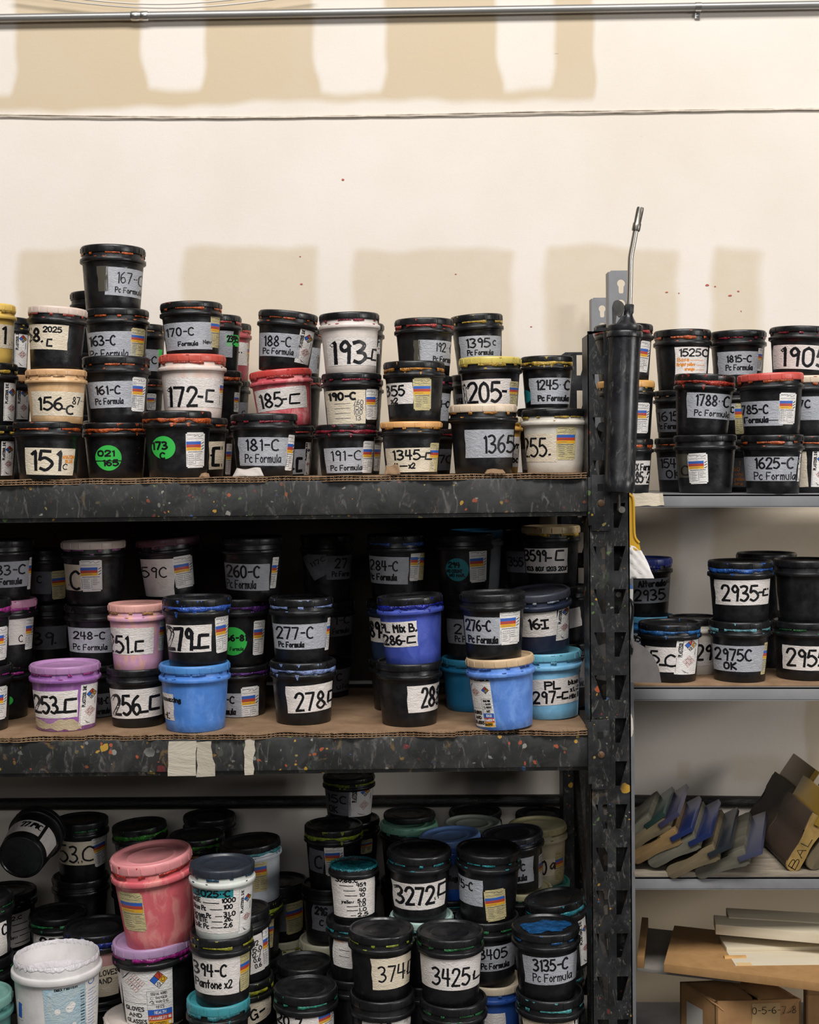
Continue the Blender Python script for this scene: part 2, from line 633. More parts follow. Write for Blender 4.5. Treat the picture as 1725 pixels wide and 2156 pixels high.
# ------------------------------------------------------------------ setting materials
def splat_black(name, base='1b1b1b', dens=0.5, rough=0.5, scale=1.0):
    m = bpy.data.materials.new(name)
    t = NT(m)
    v = t.coord((scale, scale, scale), rnd=False)
    nz = t.n('ShaderNodeTexNoise', i={'Scale': 60.0, 'Detail': 3.0})
    t.l(v, nz.inputs['Vector'])
    wv = t.n('ShaderNodeVectorMath', operation='MULTIPLY_ADD')
    t.l(nz.outputs['Color'], wv.inputs[0])
    wv.inputs[1].default_value = (.014, .014, .014)
    t.l(v, wv.inputs[2])
    b = lin(base)
    a = t.ramp(t.noise(v, 16, 5, 0.65, 0.6), [(0.42, G0), (0.75, G1)])
    c = t.mix(a, b, tuple(x * 2.0 + 0.02 for x in b))
    st = t.noise(t.coord((9 * scale, 9 * scale, 3 * scale), rnd=False), 7, 5, 0.7, 1.5)
    c = t.mix(t.ramp(st, [(0.56, G0), (0.70, (.7, .7, .7, 1))]), c, (.15, .145, .13))
    hue = t.ramp(t.noise(v, 11, 2, .5), [(.3, (*lin('6f6c64'), 1)), (.42, (*lin('8a6a30'), 1)), (.5, (*lin('5c5a54'), 1)), (.58, (*lin('4f5f3c'), 1)), (.68, (*lin('7f7d78'), 1))])
    c = t.mix(t.math('MULTIPLY', t.ramp(t.noise(t.coord((1.3, 1, .8), rnd=False), 19, 6, .72, 1.2), [(.585, G0), (.64, G1)]), .42 * dens), c, hue)
    clus = t.ramp(t.noise(v, 7.0, 3, .5), [(.40, G0), (.52, G1)])
    for sc, th, prob in ((24, .20, .86), (48, .25, .80), (110, .26, .72)):
        if dens <= 0:
            break
        vo = t.n('ShaderNodeTexVoronoi', i={'Scale': float(sc), 'Randomness': 1.0})
        t.l(wv.outputs[0], vo.inputs['Vector'])
        sp = t.n('ShaderNodeSeparateColor')
        t.l(vo.outputs['Color'], sp.inputs[0])
        dot = t.math('LESS_THAN', vo.outputs['Distance'], t.math('MULTIPLY', sp.outputs[2], th * 1.6))
        on = t.math('MULTIPLY', dot, t.math('GREATER_THAN', sp.outputs[0], 1 - (1 - prob) * dens))
        on = t.math('MULTIPLY', on, clus)
        pal = t.ramp(sp.outputs[1], [(0.0, (*lin('b98f35'), 1)), (.16, (*lin('a5502f'), 1)), (.3, (*lin('8f8d85'), 1)), (.48, (*lin('6f2f2e'), 1)), (.58, (*lin('3f5f8e'), 1)),
                                     (.66, (*lin('77776f'), 1)), (.8, (*lin('55713a'), 1)), (.88, (*lin('8f834f'), 1)), (1.0, (*lin('7a4a62'), 1))])
        pal.node.color_ramp.interpolation = 'CONSTANT'
        c = t.mix(t.math('MULTIPLY', on, .85), c, pal)
    t.l(c, t.b.inputs['Base Color'])
    t.b.inputs['Roughness'].default_value = rough
    t.bump(t.noise(v, 70, 5), .2, .002)
    return m


def noisy(name, c1, c2, scale, rough=0.6, stretch=(1, 1, 1), lo=.35, hi=.7, metal=0.0, bump=.15, bd=.002):
    m = bpy.data.materials.new(name)
    t = NT(m)
    v = t.coord(stretch, rnd=False)
    f = t.noise(v, scale, 6, .62, .4)
    t.l(t.mix(t.ramp(f, [(lo, G0), (hi, G1)]), lin(c1), lin(c2)), t.b.inputs['Base Color'])
    t.b.inputs['Roughness'].default_value = rough
    t.b.inputs['Metallic'].default_value = metal
    if bump:
        t.bump(f, bump, bd)
    MATS[name] = m
    return m


M_BEAM = splat_black('black_paint_spattered_beam', '202020', 1.0)
M_POST = splat_black('black_paint_spattered_post', '161617', .5, .42, 1.3)
M_DECK = noisy('dark_deck', '1d1b19', '2f2b27', 8)
M_GREYSTEEL = noisy('grey_painted_steel', '77777a', '87878a', 14, .45, bump=.04)
M_GREYSPLAT = noisy('grey_scuffed_fascia', '7b7c7f', '8a8a8b', 9, .45, bump=.04)
M_CARD = noisy('cardboard', '92765a', '75593f', 18, .85, (1, 1, 1), bump=.1)
M_CARDEDGE = noisy('cardboard_edge', '9c7f5a', '74593c', 60, .9)
M_PIPE = noisy('black_rough_pipe', '151414', '2c2a27', 60, .35, (1, 3, 3), bump=.6, bd=.004)
M_CONDUIT = noisy('galvanised_conduit', '8f8d8a', 'a3a19d', 30, .35, (.1, 1, 1), metal=.6, bump=.03)
M_CABLE = noisy('overpainted_cable', 'd8cdbe', 'b5aa9c', 40, .7)
M_FLOOR = noisy('concrete_floor', '4c4843', '3a3733', 6, .7)
M_PLANK = noisy('worn_plank', 'a49886', '6b6154', 9, .7, (1.2, 9, 9), .3, .7, bump=.25)
M_FUR = noisy('dusty_brace', '4a4541', '2b2826', 90, .95, bump=.9, bd=.006)

# ------------------------------------------------------------------ wall with bare and skimmed drywall patches
WY = 0.60


def sst(a, b, x):
    t = max(0.0, min(1.0, (x - a) / (b - a)))
    return t * t * (3 - 2 * t)


def band(x, a, b, s):
    return sst(a - s, a + s, x) * (1 - sst(b - s, b + s, x))


def wob(a, b, k):
    return math.sin(a * .021 + k) * 2.5 + math.sin(a * .053 + k * 2.1) * 2 + math.sin(b * .017 + k * 1.3) * 2.5


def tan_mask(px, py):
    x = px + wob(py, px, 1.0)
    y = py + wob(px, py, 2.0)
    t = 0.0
    if py < 330:      # upper bare strip with skimmed screw columns
        t = band(y, -400, 212 + 22 * (1 - sst(100, 700, px)), 14) * (1 - sst(1243, 1258, x))
        for a, b, yb in ((-60, 37, 203), (297, 435, 190), (660, 815, 196), (1047, 1172, 190)):
            tap = 12 * sst(yb - 70, yb, y)
            t *= 1 - .92 * band(x, a + tap, b - tap, 9) * (1 - sst(yb - 14, yb + 12, y))
    elif py < 1330:
        top = 518 + 4 * math.sin(px * .009) + 5 * math.sin(px * .023 + 1)
        t = sst(top - 12, top + 14, y) * (1 - sst(1190, 1250, y)) * .62
        t *= 1 - sst(1585, 1625, x) * (1 - sst(1000, 1060, y))
        for a, b in ((-40, 40), (290, 388), (668, 746), (1082, 1150), (1430, 1503)):
            t *= 1 - .85 * band(x, a, b, 12)
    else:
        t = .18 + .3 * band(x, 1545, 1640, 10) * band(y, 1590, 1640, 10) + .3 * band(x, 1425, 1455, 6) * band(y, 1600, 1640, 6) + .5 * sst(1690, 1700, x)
        t = max(t, sst(1850, 1875, y) * sst(1325, 1340, px))  # lowest right bay toned full tan to deepen its shade
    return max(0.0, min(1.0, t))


def build_wall():
    x0, x1, z0, z1 = -1.5, 1.5, 0.0, 2.75
    nx, nz = 460, 420
    vs, att = [], []
    for j in range(nz + 1):
        for i in range(nx + 1):
            p = Vector((x0 + (x1 - x0) * i / nx, WY, z0 + (z1 - z0) * j / nz))
            vs.append(p)
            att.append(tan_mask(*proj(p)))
    fs = []
    for j in range(nz):
        for i in range(nx):
            a = j * (nx + 1) + i
            fs.append((a, a + 1, a + nx + 2, a + nx + 1))
    n0 = len(vs)
    vs += [Vector((x, y, z)) for y in (WY + .001, WY + .1) for x, z in ((x0, z0), (x1, z0), (x1, z1), (x0, z1))]
    fs += [(n0, n0 + 1, n0 + 2, n0 + 3), (n0 + 4, n0 + 7, n0 + 6, n0 + 5), (n0, n0 + 4, n0 + 5, n0 + 1), (n0 + 1, n0 + 5, n0 + 6, n0 + 2), (n0 + 2, n0 + 6, n0 + 7, n0 + 3), (n0 + 3, n0 + 7, n0 + 4, n0)]
    att += [0.0] * 8
    me = raw_mesh('wall_back', vs, fs)
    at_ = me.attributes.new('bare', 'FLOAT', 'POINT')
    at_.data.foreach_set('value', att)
    m = bpy.data.materials.new('painted_and_bare_drywall')
    t = NT(m)
    v = t.coord(rnd=False)
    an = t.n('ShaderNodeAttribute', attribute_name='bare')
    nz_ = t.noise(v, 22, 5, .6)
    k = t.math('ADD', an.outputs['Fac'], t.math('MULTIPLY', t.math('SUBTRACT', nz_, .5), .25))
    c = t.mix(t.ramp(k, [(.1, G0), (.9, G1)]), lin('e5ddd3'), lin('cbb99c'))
    c = t.mix(t.ramp(t.noise(v, 3.0, 5, .6), [(.35, G0), (.75, (.35, .35, .35, 1))]), c, lin('cfc2b2'))
    c = t.mix(t.ramp(t.noise(t.coord((1, 1, 3.2), rnd=False), 28, 4, .6), [(.73, G0), (.79, (.45, .45, .45, 1))]), c, lin('8f8475'))
    c = t.mix(t.ramp(t.noise(v, 400, 2), [(.3, (.10, .10, .10, 1)), (.7, G0)]), c, lin('a89c8c'))
    t.l(c, t.b.inputs['Base Color'])
    t.b.inputs['Roughness'].default_value = .75
    t.b.inputs['Specular IOR Level'].default_value = .25
    t.bump(t.noise(v, 120, 4), .12, .002)
    me.materials.append(m)
    return link('wall_back', me)


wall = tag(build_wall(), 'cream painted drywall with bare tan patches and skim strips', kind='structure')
# flecks of ink flicked onto the wall
fv, ff = [], []
for cx, cy, sx, sy in ((635, 598, 9, 4), (1490, 600, 14, 4), (1506, 603, 6, 3), (1404, 615, 9, 3), (1538, 622, 12, 3), (1555, 613, 7, 3), (1430, 617, 4, 2), (1119, 688, 7, 2), (960, 577, 8, 2), (632, 540, 5, 2), (1561, 655, 4, 3), (722, 378, 7, 4)):
    p = at(cx, cy, WY - .0012)
    s = (WY + D) / F
    b = len(fv)
    fv.append(p)
    for k in range(10):
        a = k * .628
        q = RNG.uniform(.45, 1.0)
        fv.append(p + Vector((math.cos(a) * sx * .5 * s * q, 0, math.sin(a) * sy * .6 * s * q)))
    ff += [(b, b + 1 + k, b + 1 + (k + 1) % 10) for k in range(10)]
link('ink_flecks', raw_mesh('ink_flecks', fv, ff), wall, [plain('dried_red_ink', 'b0503f', .6)])

bm = bmesh.new()
bm_box(bm, (-4, -6, -.05), (4, WY + .1, 0))
tag(link('floor', mesh_of(bm, 'floor', False), None, [M_FLOOR]), 'grey concrete floor', kind='structure')

# ------------------------------------------------------------------ pallet rack
ZS1 = at(620, 1003.0, 0).z      # top of cardboard, upper shelf
ZS2 = at(620, 1544.0, 0).z
ZS3 = at(620, 2255.0, 0.05).z
PXL, PXR = at(1241, 1200, 0).x, at(1326, 1200, 0).x
RY = 0.50                       # rack depth
CT = 0.008                      # cardboard thickness
rack = empty('pallet_rack', (0, 0, 0), 'black paint-spattered steel pallet rack holding the three big shelves of ink tubs', 'rack')


def beam(z1, z0, y0, y1):
    bm = bmesh.new()
    bm_box(bm, (-1.25, y0, z0), (PXL + .001, y1, z1), bevel=.004)
    bm_box(bm, (-1.25, y0 + .006, z0 - .007), (PXL + .001, y1, z0 + .004), bevel=.002)
    return link('beam', mesh_of(bm, 'beam'), rack, [M_BEAM])


B1T, B1B = at(620, 1012, 0).z, at(620, 1086, 0).z
B2T, B2B = at(620, 1554, 0).z, at(620, 1624, 0).z
for zt, zb in ((B1T, B1B), (B2T, B2B), (ZS3 - .002, ZS3 - .075)):
    beam(zt, zb, .004, .05)
    beam(zt, zb, RY - .05, RY - .004)
    bm = bmesh.new()
    bm_box(bm, (-1.25, .012, zt - .014), (PXL - .002, WY - .012, zt - .0005))  # carried past the rack depth to stop light leaking down the wall
    link('shelf_deck', mesh_of(bm, 'shelf_deck', False), rack, [M_DECK])

bm = bmesh.new()
bm_box(bm, (-1.25, WY - .012, ZS2), (PXL - .03, WY - .007, B1B))  # added dark panel, cuts wall bounce so the middle shelf stays dark
link('added_dark_panel', mesh_of(bm, 'added_dark_panel', False), rack, [noisy('brown_shade_panel', '3d332b', '2c2520', 7, .8)])
PW = PXR - PXL
ZTOP = at(1241, 690, 0).z
holes = []
pz = lambda y: at(1284, y, 0).z
pxx = lambda x: at(x, 1300, 0).x - PXL
y = 1150.0 - 90.6 * 5
while y < 2400:
    a, b = pz(y), pz(y + 52)
    holes.append([(pxx(1251), a), (pxx(1276), a), (pxx(1276), b + .003), (pxx(1268), b)])
    holes.append([(pxx(1294), a), (pxx(1319), a), (pxx(1304), b + .001), (pxx(1294), b)])
    y += 90.6
def post_face():
    bm = bmesh.new()
    V = lambda x, z: bm.verts.new((x, z, 0))
    rows = []
    for k in range(0, len(holes), 2):
        l, r = holes[k], holes[k + 1]
        za, zb = l[0][1], l[3][1]
        top = [V(0, za), V(l[0][0], za), V(l[1][0], za), V(r[0][0], za), V(r[1][0], za), V(PW, za)]
        bot = [V(0, zb), V(l[3][0], zb), V(l[2][0], zb), V(r[3][0], zb), V(r[2][0], zb), V(PW, zb)]
        rows.append((top, bot))
        for p in (0, 2, 4):
            bm.faces.new((top[p], bot[p], bot[p + 1], top[p + 1]))
    for (t0, b0), (t1, b1) in zip(rows[:-1], rows[1:]):
        bm.faces.new(b0 + t1[::-1])
    bm.faces.new([V(0.002, ZTOP - .012), V(.02, ZTOP), V(PW, ZTOP)] + rows[0][0][::-1])
    bm.faces.new(rows[-1][1] + [V(PW, 0), V(0, 0)])
    bmesh.ops.recalc_face_normals(bm, faces=bm.faces)
    r = bmesh.ops.extrude_face_region(bm, geom=bm.faces[:])
    for v in r['geom']:
        if isinstance(v, bmesh.types.BMVert):
            v.co.z -= .0028
    me = bpy.data.meshes.new('post_face')
    bm.to_mesh(me)
    bm.free()
    return me


pm = post_face()


def upright(yf, flip):
    bm = bmesh.new()
    bm.from_mesh(pm)
    R = Matrix(((1, 0, 0, PXL), (0, 0, -1, yf), (0, 1, 0, 0), (0, 0, 0, 1)))
    for v in bm.verts:
        v.co = R @ v.co
    s = -1 if flip else 1
    lo, hi = sorted((yf, yf + s * .07))
    bm_box(bm, (PXL - .0005, lo, 0), (PXL + .002, hi, ZTOP - .012))
    bm_box(bm, (PXR - .002, lo, 0), (PXR + .0005, hi, ZTOP))
    yl = yf + s * .07
    bm_box(bm, (PXL, yl - .0012, 0), (PXL + .022, yl + .0012, ZTOP - .012))
    bm_box(bm, (PXR - .022, yl - .0012, 0), (PXR, yl + .0012, ZTOP))
    return link('upright_post', mesh_of(bm, 'upright_post', False), rack, [M_POST])


upright(0.0, False)
upright(RY, True)
bm = bmesh.new()
xm = (PXL + PXR) / 2
bm_tube(bm, [Vector((xm - .004, .40, at(1226, 1560, .40).z)), Vector((xm - .002, .09, at(1245, 2170, .09).z))], .019, 10)
link('diagonal_brace', mesh_of(bm, 'diagonal_brace'), rack, [M_FUR])
bm = bmesh.new()
bm_tube(bm, [Vector((xm, .41, .25)), Vector((xm, .09, .06))], .016, 8)
bm_tube(bm, [Vector((xm, .43, 1.33)), Vector((xm, .07, 1.47))], .010, 8)
link('cross_brace', mesh_of(bm, 'cross_brace'), rack, [M_POST])
for yt, yb in ((1000, 1118), (1515, 1662)):
    bm = bmesh.new()
    a, b = at(1245, yt, -.004), at(1285, yb, -.004)
    bm_box(bm, (a.x, -.0055, b.z), (b.x, -.0016, a.z), bevel=.0012)
    bm_box(bm, (a.x - .006, -.0055, b.z + .01), (a.x + .002, .03, a.z - .004), bevel=.0012)
    con = link('beam_connector', mesh_of(bm, 'beam_connector'), rack, [M_POST])
    h = a.z - b.z
    bm = bmesh.new()
    for f in (.78, .2):
        bm_box(bm, (a.x + .011, -.0061, b.z + h * f - .006), (a.x + .021, -.0052, b.z + h * f + .006))
    link('locking_hole', mesh_of(bm, 'locking_hole', False), con, [plain('deep_black', '050505', .9)])
    bm = bmesh.new()
    M = Matrix.Translation((a.x + .017, -.0055, b.z + h * .5)) @ Matrix.Rotation(math.pi / 2, 4, 'X')
    bm_lathe(bm, [(0, .003), (.004, .0028), (.0062, .0015), (.0062, -.001), (0, -.001)], 20, M)
    link('bolt', mesh_of(bm, 'bolt'), con, [noisy('rusty_bolt%d' % yt, '6a4a2a', '2f241c', 200, .6)])
# masking tape stuck on the lower beam
for q in ([(356, 1561), (414, 1560), (414, 1633), (355, 1634)], [(415, 1563), (444, 1560), (455, 1634), (415, 1636)], [(516, 1556), (538, 1555), (533, 1631), (514, 1632)]):
    vs = []
    for k in range(7):
        t = k / 6
        for j, e in ((0, q[0]), (1, q[1])):
            g = q[3] if j == 0 else q[2]
            x = e[0] + (g[0] - e[0]) * t + RNG.uniform(-2, 2)
            vs.append(at(x, e[1] + (g[1] - e[1]) * t, .0028))
    fs = [(2 * k, 2 * k + 1, 2 * k + 3, 2 * k + 2) for k in range(6)]
    me = raw_mesh('tape_strip', vs, fs)
    o = link('tape_strip', me, rack, [tape('old_masking_tape', 'bdb4a4', .6, '8f8778')])
    sm = o.modifiers.new('thickness', 'SOLIDIFY')
    sm.thickness = .0008


def cardboard(name, z, x0, x1, y0, y1, label):
    vs, fs = [], []
    n = 240
    yo = [y0 + .004 * math.sin(i * .21) + RNG.uniform(-.0025, .0025) + (.006 if (i // 17) % 3 == 0 else 0) for i in range(n + 1)]
    lay = (z, z - CT * .5, z - CT)
    for li, zz in enumerate(lay):
        b = len(vs)
        for i in range(n + 1):
            x = x0 + (x1 - x0) * i / n
            dz = .0011 * math.sin(i * .37) * (1 if li == 0 else .3)
            vs += [(x, yo[i] + (.003 * RNG.random() if li == 1 else 0), zz + dz - .0008), (x, yo[i] + .02, zz), (x, y1, zz)]
        for i in range(n):
            a = b + 3 * i
            fs += [(a, a + 3, a + 4, a + 1), (a + 1, a + 4, a + 5, a + 2)]
    for zz in lay:
        q = len(vs)
        for i in range(n + 1):
            x = x0 + (x1 - x0) * i / n
            dz = .0011 * math.sin(i * .37) * (1 if zz == z else .3)
            y_ = yo[i] - .0004
            vs += [(x, y_, zz + dz), (x, y_, zz + dz - .0016)]
        fs += [(q + 2 * i, q + 2 * i + 1, q + 2 * i + 3, q + 2 * i + 2) for i in range(n)]
    for zc in (z - CT * .25, z - CT * .75):
        b = len(vs)
        k = int((x1 - x0) / .0011)
        for i in range(k + 1):
            x = x0 + (x1 - x0) * i / k
            yy = yo[min(n, int(n * i / k))] + .0015
            zz = zc + CT * .22 * math.sin(2 * math.pi * (x - x0) / .0075)
            vs += [(x, yy, zz), (x, yy + .05, zz), (x, yy - .0003, zz - .0006), (x, yy - .0003, zz + .0006)]
        for i in range(k):
            a = b + 4 * i
            fs += [(a, a + 4, a + 5, a + 1), (a + 2, a + 6, a + 7, a + 3)]
    return tag(link(name, raw_mesh(name, vs, fs), None, [M_CARD]), label, 'cardboard')


cardboard('cardboard_sheet', ZS1, -1.24, PXL - .003, .0, RY - .02, 'corrugated cardboard sheet lining the upper black rack shelf, ragged front edge')
cardboard('cardboard_sheet', ZS2, -1.24, PXL - .003, .002, RY - .02, 'corrugated cardboard sheet lining the middle black rack shelf under blue and purple tubs')

# ------------------------------------------------------------------ grey steel shelving unit on the right
GY0, GY1 = 0.15, 0.545
unit = empty('steel_shelving_unit', (0, 0, 0), 'grey steel shelving unit with keyhole posts standing right of the black rack', 'shelving unit')


def keypost(y, xl, xr, ytop, zbot=0.0):
    a, b = at(xl, ytop, y), at(xr, ytop, y)
    w = b.x - a.x
    holes = []
    h = a.z - .024
    cx = w * .55
    while h > .05:
        hole = [(cx + .0075 * math.cos(t), h + .0075 * math.sin(t)) for t in [math.radians(-50 + 280 * i / 14) for i in range(15)]]
        hole += [(cx - .0045, h - .016), (cx - .003, h - .0185), (cx + .003, h - .0185), (cx + .0045, h - .016)]
        holes.append(hole)
        h -= .0375
    me = plate_with_holes('post_face', [(0, zbot), (w, zbot), (w, a.z), (0.004, a.z), (0, a.z - .004)], holes, .002)
    bm = bmesh.new()
    bm.from_mesh(me)
    R = Matrix(((1, 0, 0, a.x), (0, 0, -1, y), (0, 1, 0, 0), (0, 0, 0, 1)))
    for v in bm.verts:
        v.co = R @ v.co
    bm_box(bm, (a.x - .0008, y, zbot), (a.x + .0012, y + .032, a.z - .002))
    return link('keyhole_post', mesh_of(bm, 'keyhole_post', False), unit, [M_GREYSTEEL])


keypost(GY0, 1282, 1329, 570)
keypost(GY1, 1246, 1286, 627)
SHELF_R = []
for k, (yt, yb) in enumerate(((1040, 1068), (1446, 1475), (1846, 1873), (2285, 2310))):
    L, R = at(1305, yt, GY0), at(1960, yt, GY0)
    Lb = at(1305, yb, GY0)
    dz = L.z - Lb.z
    bm = bmesh.new()
    dv = Vector((0, GY1 - GY0, 0))
    up = Vector((0, 0, 1))
    bm_hex(bm, [L - up * .004, R - up * .004, R + dv - up * .004, L + dv - up * .004, L, R, R + dv, L + dv])
    bm_hex(bm, [L - up * dz, R - up * dz, R - up * dz + Vector((0, .004, 0)), L - up * dz + Vector((0, .004, 0)), L, R, R + Vector((0, .004, 0)), L + Vector((0, .004, 0))], bevel=.0012)
    bm_hex(bm, [L - up * dz, R - up * dz, R - up * dz + Vector((0, .015, 0)), L - up * dz + Vector((0, .015, 0)), L - up * (dz - .002), R - up * (dz - .002), R - up * (dz - .002) + Vector((0, .015, 0)), L - up * (dz - .002) + Vector((0, .015, 0))])
    link('shelf_panel', mesh_of(bm, 'shelf_panel'), unit, [M_GREYSPLAT if k < 2 else M_GREYSTEEL])
    SHELF_R.append((L, R))


def zr(k, x):
    L, R = SHELF_R[k]
    return L.z + (R.z - L.z) * (x - L.x) / (R.x - L.x)


vs = []
q = [(1322, 1039), (1396, 1038), (1399, 1064), (1322, 1067)]
for i in range(10):
    t = i / 9
    for a, b in ((q[0], q[1]), (q[3], q[2])):
        vs.append(at(a[0] + (b[0] - a[0]) * t, a[1] + (b[1] - a[1]) * t + RNG.uniform(-1.5, 1.5), GY0 - .001 - .002 * (i == 9)))
o = link('tape_strip', raw_mesh('tape_strip', vs, [(2 * i, 2 * i + 1, 2 * i + 3, 2 * i + 2) for i in range(9)]), unit, [T_CREAM])
o.modifiers.new('thickness', 'SOLIDIFY').thickness = .0007
# loose shelf linings
L, R = SHELF_R[1]
bm = bmesh.new()
up = Vector((0, 0, 1))
e = Vector((.026, .003, 0))
bm_hex(bm, [L + e, R + Vector((0, .003, 0)), R + Vector((0, .36, 0)), L + Vector((.026, .36, 0)), L + e + up * .004, R + Vector((0, .003, 0)) + up * .004, R + Vector((0, .36, 0)) + up * .004, L + Vector((.026, .36, 0)) + up * .004], bevel=.001)
tag(link('cardboard_sheet', mesh_of(bm, 'cardboard_sheet'), None, [M_CARD]), 'thin cardboard sheet lining the grey shelf that carries the 2900 series tubs', 'cardboard')
L, R = SHELF_R[2]
bm = bmesh.new()
e = Vector((.027, -.002, 0))
r2 = R + Vector((0, -.002, 0))
bm_hex(bm, [L + e, r2, R + Vector((0, .37, 0)), L + Vector((.027, .37, 0)), L + e + up * .009, r2 + up * .009, R + Vector((0, .37, 0)) + up * .009, L + Vector((.027, .37, 0)) + up * .009], bevel=.0015)
tag(link('wooden_plank', mesh_of(bm, 'wooden_plank'), None, [M_PLANK]), 'worn whitish wooden plank on the grey shelf beneath the squeegees', 'plank')

# ------------------------------------------------------------------ pipes and cables on the wall
bm = bmesh.new()
pts = [at(x, y, WY - .016) for x, y in ((-300, 1695), (0, 1693), (400, 1690), (860, 1686), (1240, 1685), (1500, 1688), (1725, 1690), (2000, 1693))]
bm_tube(bm, pts, .0135, 14)
tag(link('wall_pipe', mesh_of(bm, 'wall_pipe'), None, [M_PIPE]), 'rough black pipe running low along the wall behind both shelving units', 'pipe')
cond = empty('steel_conduit', at(862, 25, WY - .012), 'shiny steel conduit pipe across the top of the wall', 'pipe')


def sub(name, parent, bm, mats, **k):
    me = mesh_of(bm, name, **k)
    o = link(name, me, parent, mats)
    me.transform(Matrix.Translation(-parent.location))
    return o


bm = bmesh.new()
bm_tube(bm, [at(x, 38.5 - x * 28.0 / 1725, WY - .012) for x in (-400, 0, 862, 1725, 2100)], .0092, 20)
sub('pipe_run', cond, bm, [M_CONDUIT])
bm = bmesh.new()
for a, b in ((276, 293), (296, 313)):
    bm_tube(bm, [at(x, 38.5 - x * 28.0 / 1725, WY - .012) for x in (a, a + 2, b - 2, b)], [.0098, .0108, .0108, .0098], 20)
bm_tube(bm, [at(x, 38.5 - x * 28.0 / 1725, WY - .012) for x in (289, 300)], .0102, 20)
sub('coupling', cond, bm, [plain('bright_zinc', 'c2c0bd', .28, .95)])
bm = bmesh.new()
bm_tube(bm, [at(x, 38.5 - x * 28.0 / 1725, WY - .012) for x in (1464, 1476)], .0104, 20)
a = at(1469, 30, WY - .003)
bm_box(bm, (a.x - .006, WY - .005, a.z - .010), (a.x + .006, WY - .0005, a.z + .02), bevel=.001)
M = Matrix.Translation((a.x, WY - .005, a.z - .003)) @ Matrix.Rotation(math.pi / 2, 4, 'X')
bm_lathe(bm, [(0, .003), (.0035, .002), (.0035, 0), (0, 0)], 12, M)
sub('strap_clamp', cond, bm, [plain('bright_zinc', 'c2c0bd', .28, .95)])
for k, off in enumerate((0, 4.2)):
    bm = bmesh.new()
    pts = []
    for x in range(-300, 2000, 40):
        yy = 241 + 5.5 * math.sin(max(0, min(1, x / 1150)) * math.pi) - max(0, x - 500) * 12.5 / 1225 + off * (.7 + .3 * math.sin(x * .006 + k)) + (math.sin(x * .05 + 3 * k) * .5)
        pts.append(at(x, yy, WY - .003 - .001 * k))
    bm_tube(bm, pts, .0017, 8)
    tag(link('wall_cable', mesh_of(bm, 'wall_cable'), None, [M_CABLE]), ('upper' if k == 0 else 'lower') + ' strand of the thin overpainted cable pair across the wall', 'cable', 'twin cable across the wall')
for k, (a, b, s) in enumerate(((90, 600, 21), (150, 520, 13))):
    bm = bmesh.new()
    pts = []
    for i in range(-3, 28):
        t = i / 24
        pts.append(at(a + (b - a) * t, -4 + s * math.sin(max(-.2, min(1.2, t)) * math.pi), WY - .02 - .005 * k))
    bm_tube(bm, pts, .0016, 8)
    tag(link('sagging_cable', mesh_of(bm, 'sagging_cable'), None, [plain('pale_cable', 'd2ccc4', .5)]), ('longer, lower' if k == 0 else 'shorter, upper') + ' of two pale cables sagging above the steel conduit', 'cable')

# ------------------------------------------------------------------ ink tubs
# nominal tub: flange radius 1, height 2; every tub object scales it
SLOPE, R0 = 0.0734, 0.8128


def rr(z):
    return R0 + SLOPE * z


BODY_PROF = [(0, .035), (.72, .035), (.745, .0), (.79, 0), (.812, .02), (rr(.3), .3), (rr(.8), .8), (rr(1.3), 1.3), (rr(1.44), 1.44), (rr(1.46) + .012, 1.46), (rr(1.48) + .012, 1.485),
             (.985, 1.495), (1.0, 1.512), (1.0, 1.605), (.985, 1.622), (.945, 1.63), (.938, 1.66), (.935, 1.80), (.905, 1.80), (.90, 1.6)]
OPEN_PROF = BODY_PROF[:9] + [(rr(1.66), 1.66), (rr(1.68) + .012, 1.675), (.99, 1.69), (1.0, 1.70), (1.0, 1.79), (.985, 1.805), (.94, 1.81), (.935, 1.98), (.925, 2.0), (.905, 2.0), (.898, 1.97), (.86, 1.2), (.78, .1), (0, .1)]
LID_PROF = [(.905, 1.79), (.958, 1.765), (.968, 1.772), (.974, 1.80), (.976, 1.93), (.968, 1.975), (.945, 2.0), (.905, 2.0), (.882, 1.985), (.872, 1.935), (.85, 1.922),
            (.6, 1.918), (.585, 1.93), (.55, 1.93), (.535, 1.918), (.2, 1.915), (0, 1.915)]
_bm = bmesh.new()
bm_lathe(_bm, BODY_PROF)
ME_BODY = mesh_of(_bm, 'tub_body', ang=50)
_bm = bmesh.new()
bm_lathe(_bm, OPEN_PROF)
ME_OPEN = mesh_of(_bm, 'tub_body_open', ang=50)
_bm = bmesh.new()
bm_lathe(_bm, LID_PROF)
for _k in range(18):
    _M = Matrix.Rotation(_k * 2 * math.pi / 18, 4, 'Z')
    bm_box(_bm, (.970, -.011, 1.80), (.990, .011, 1.945), _M, bevel=.004)
ME_LID = mesh_of(_bm, 'tub_lid', ang=50)


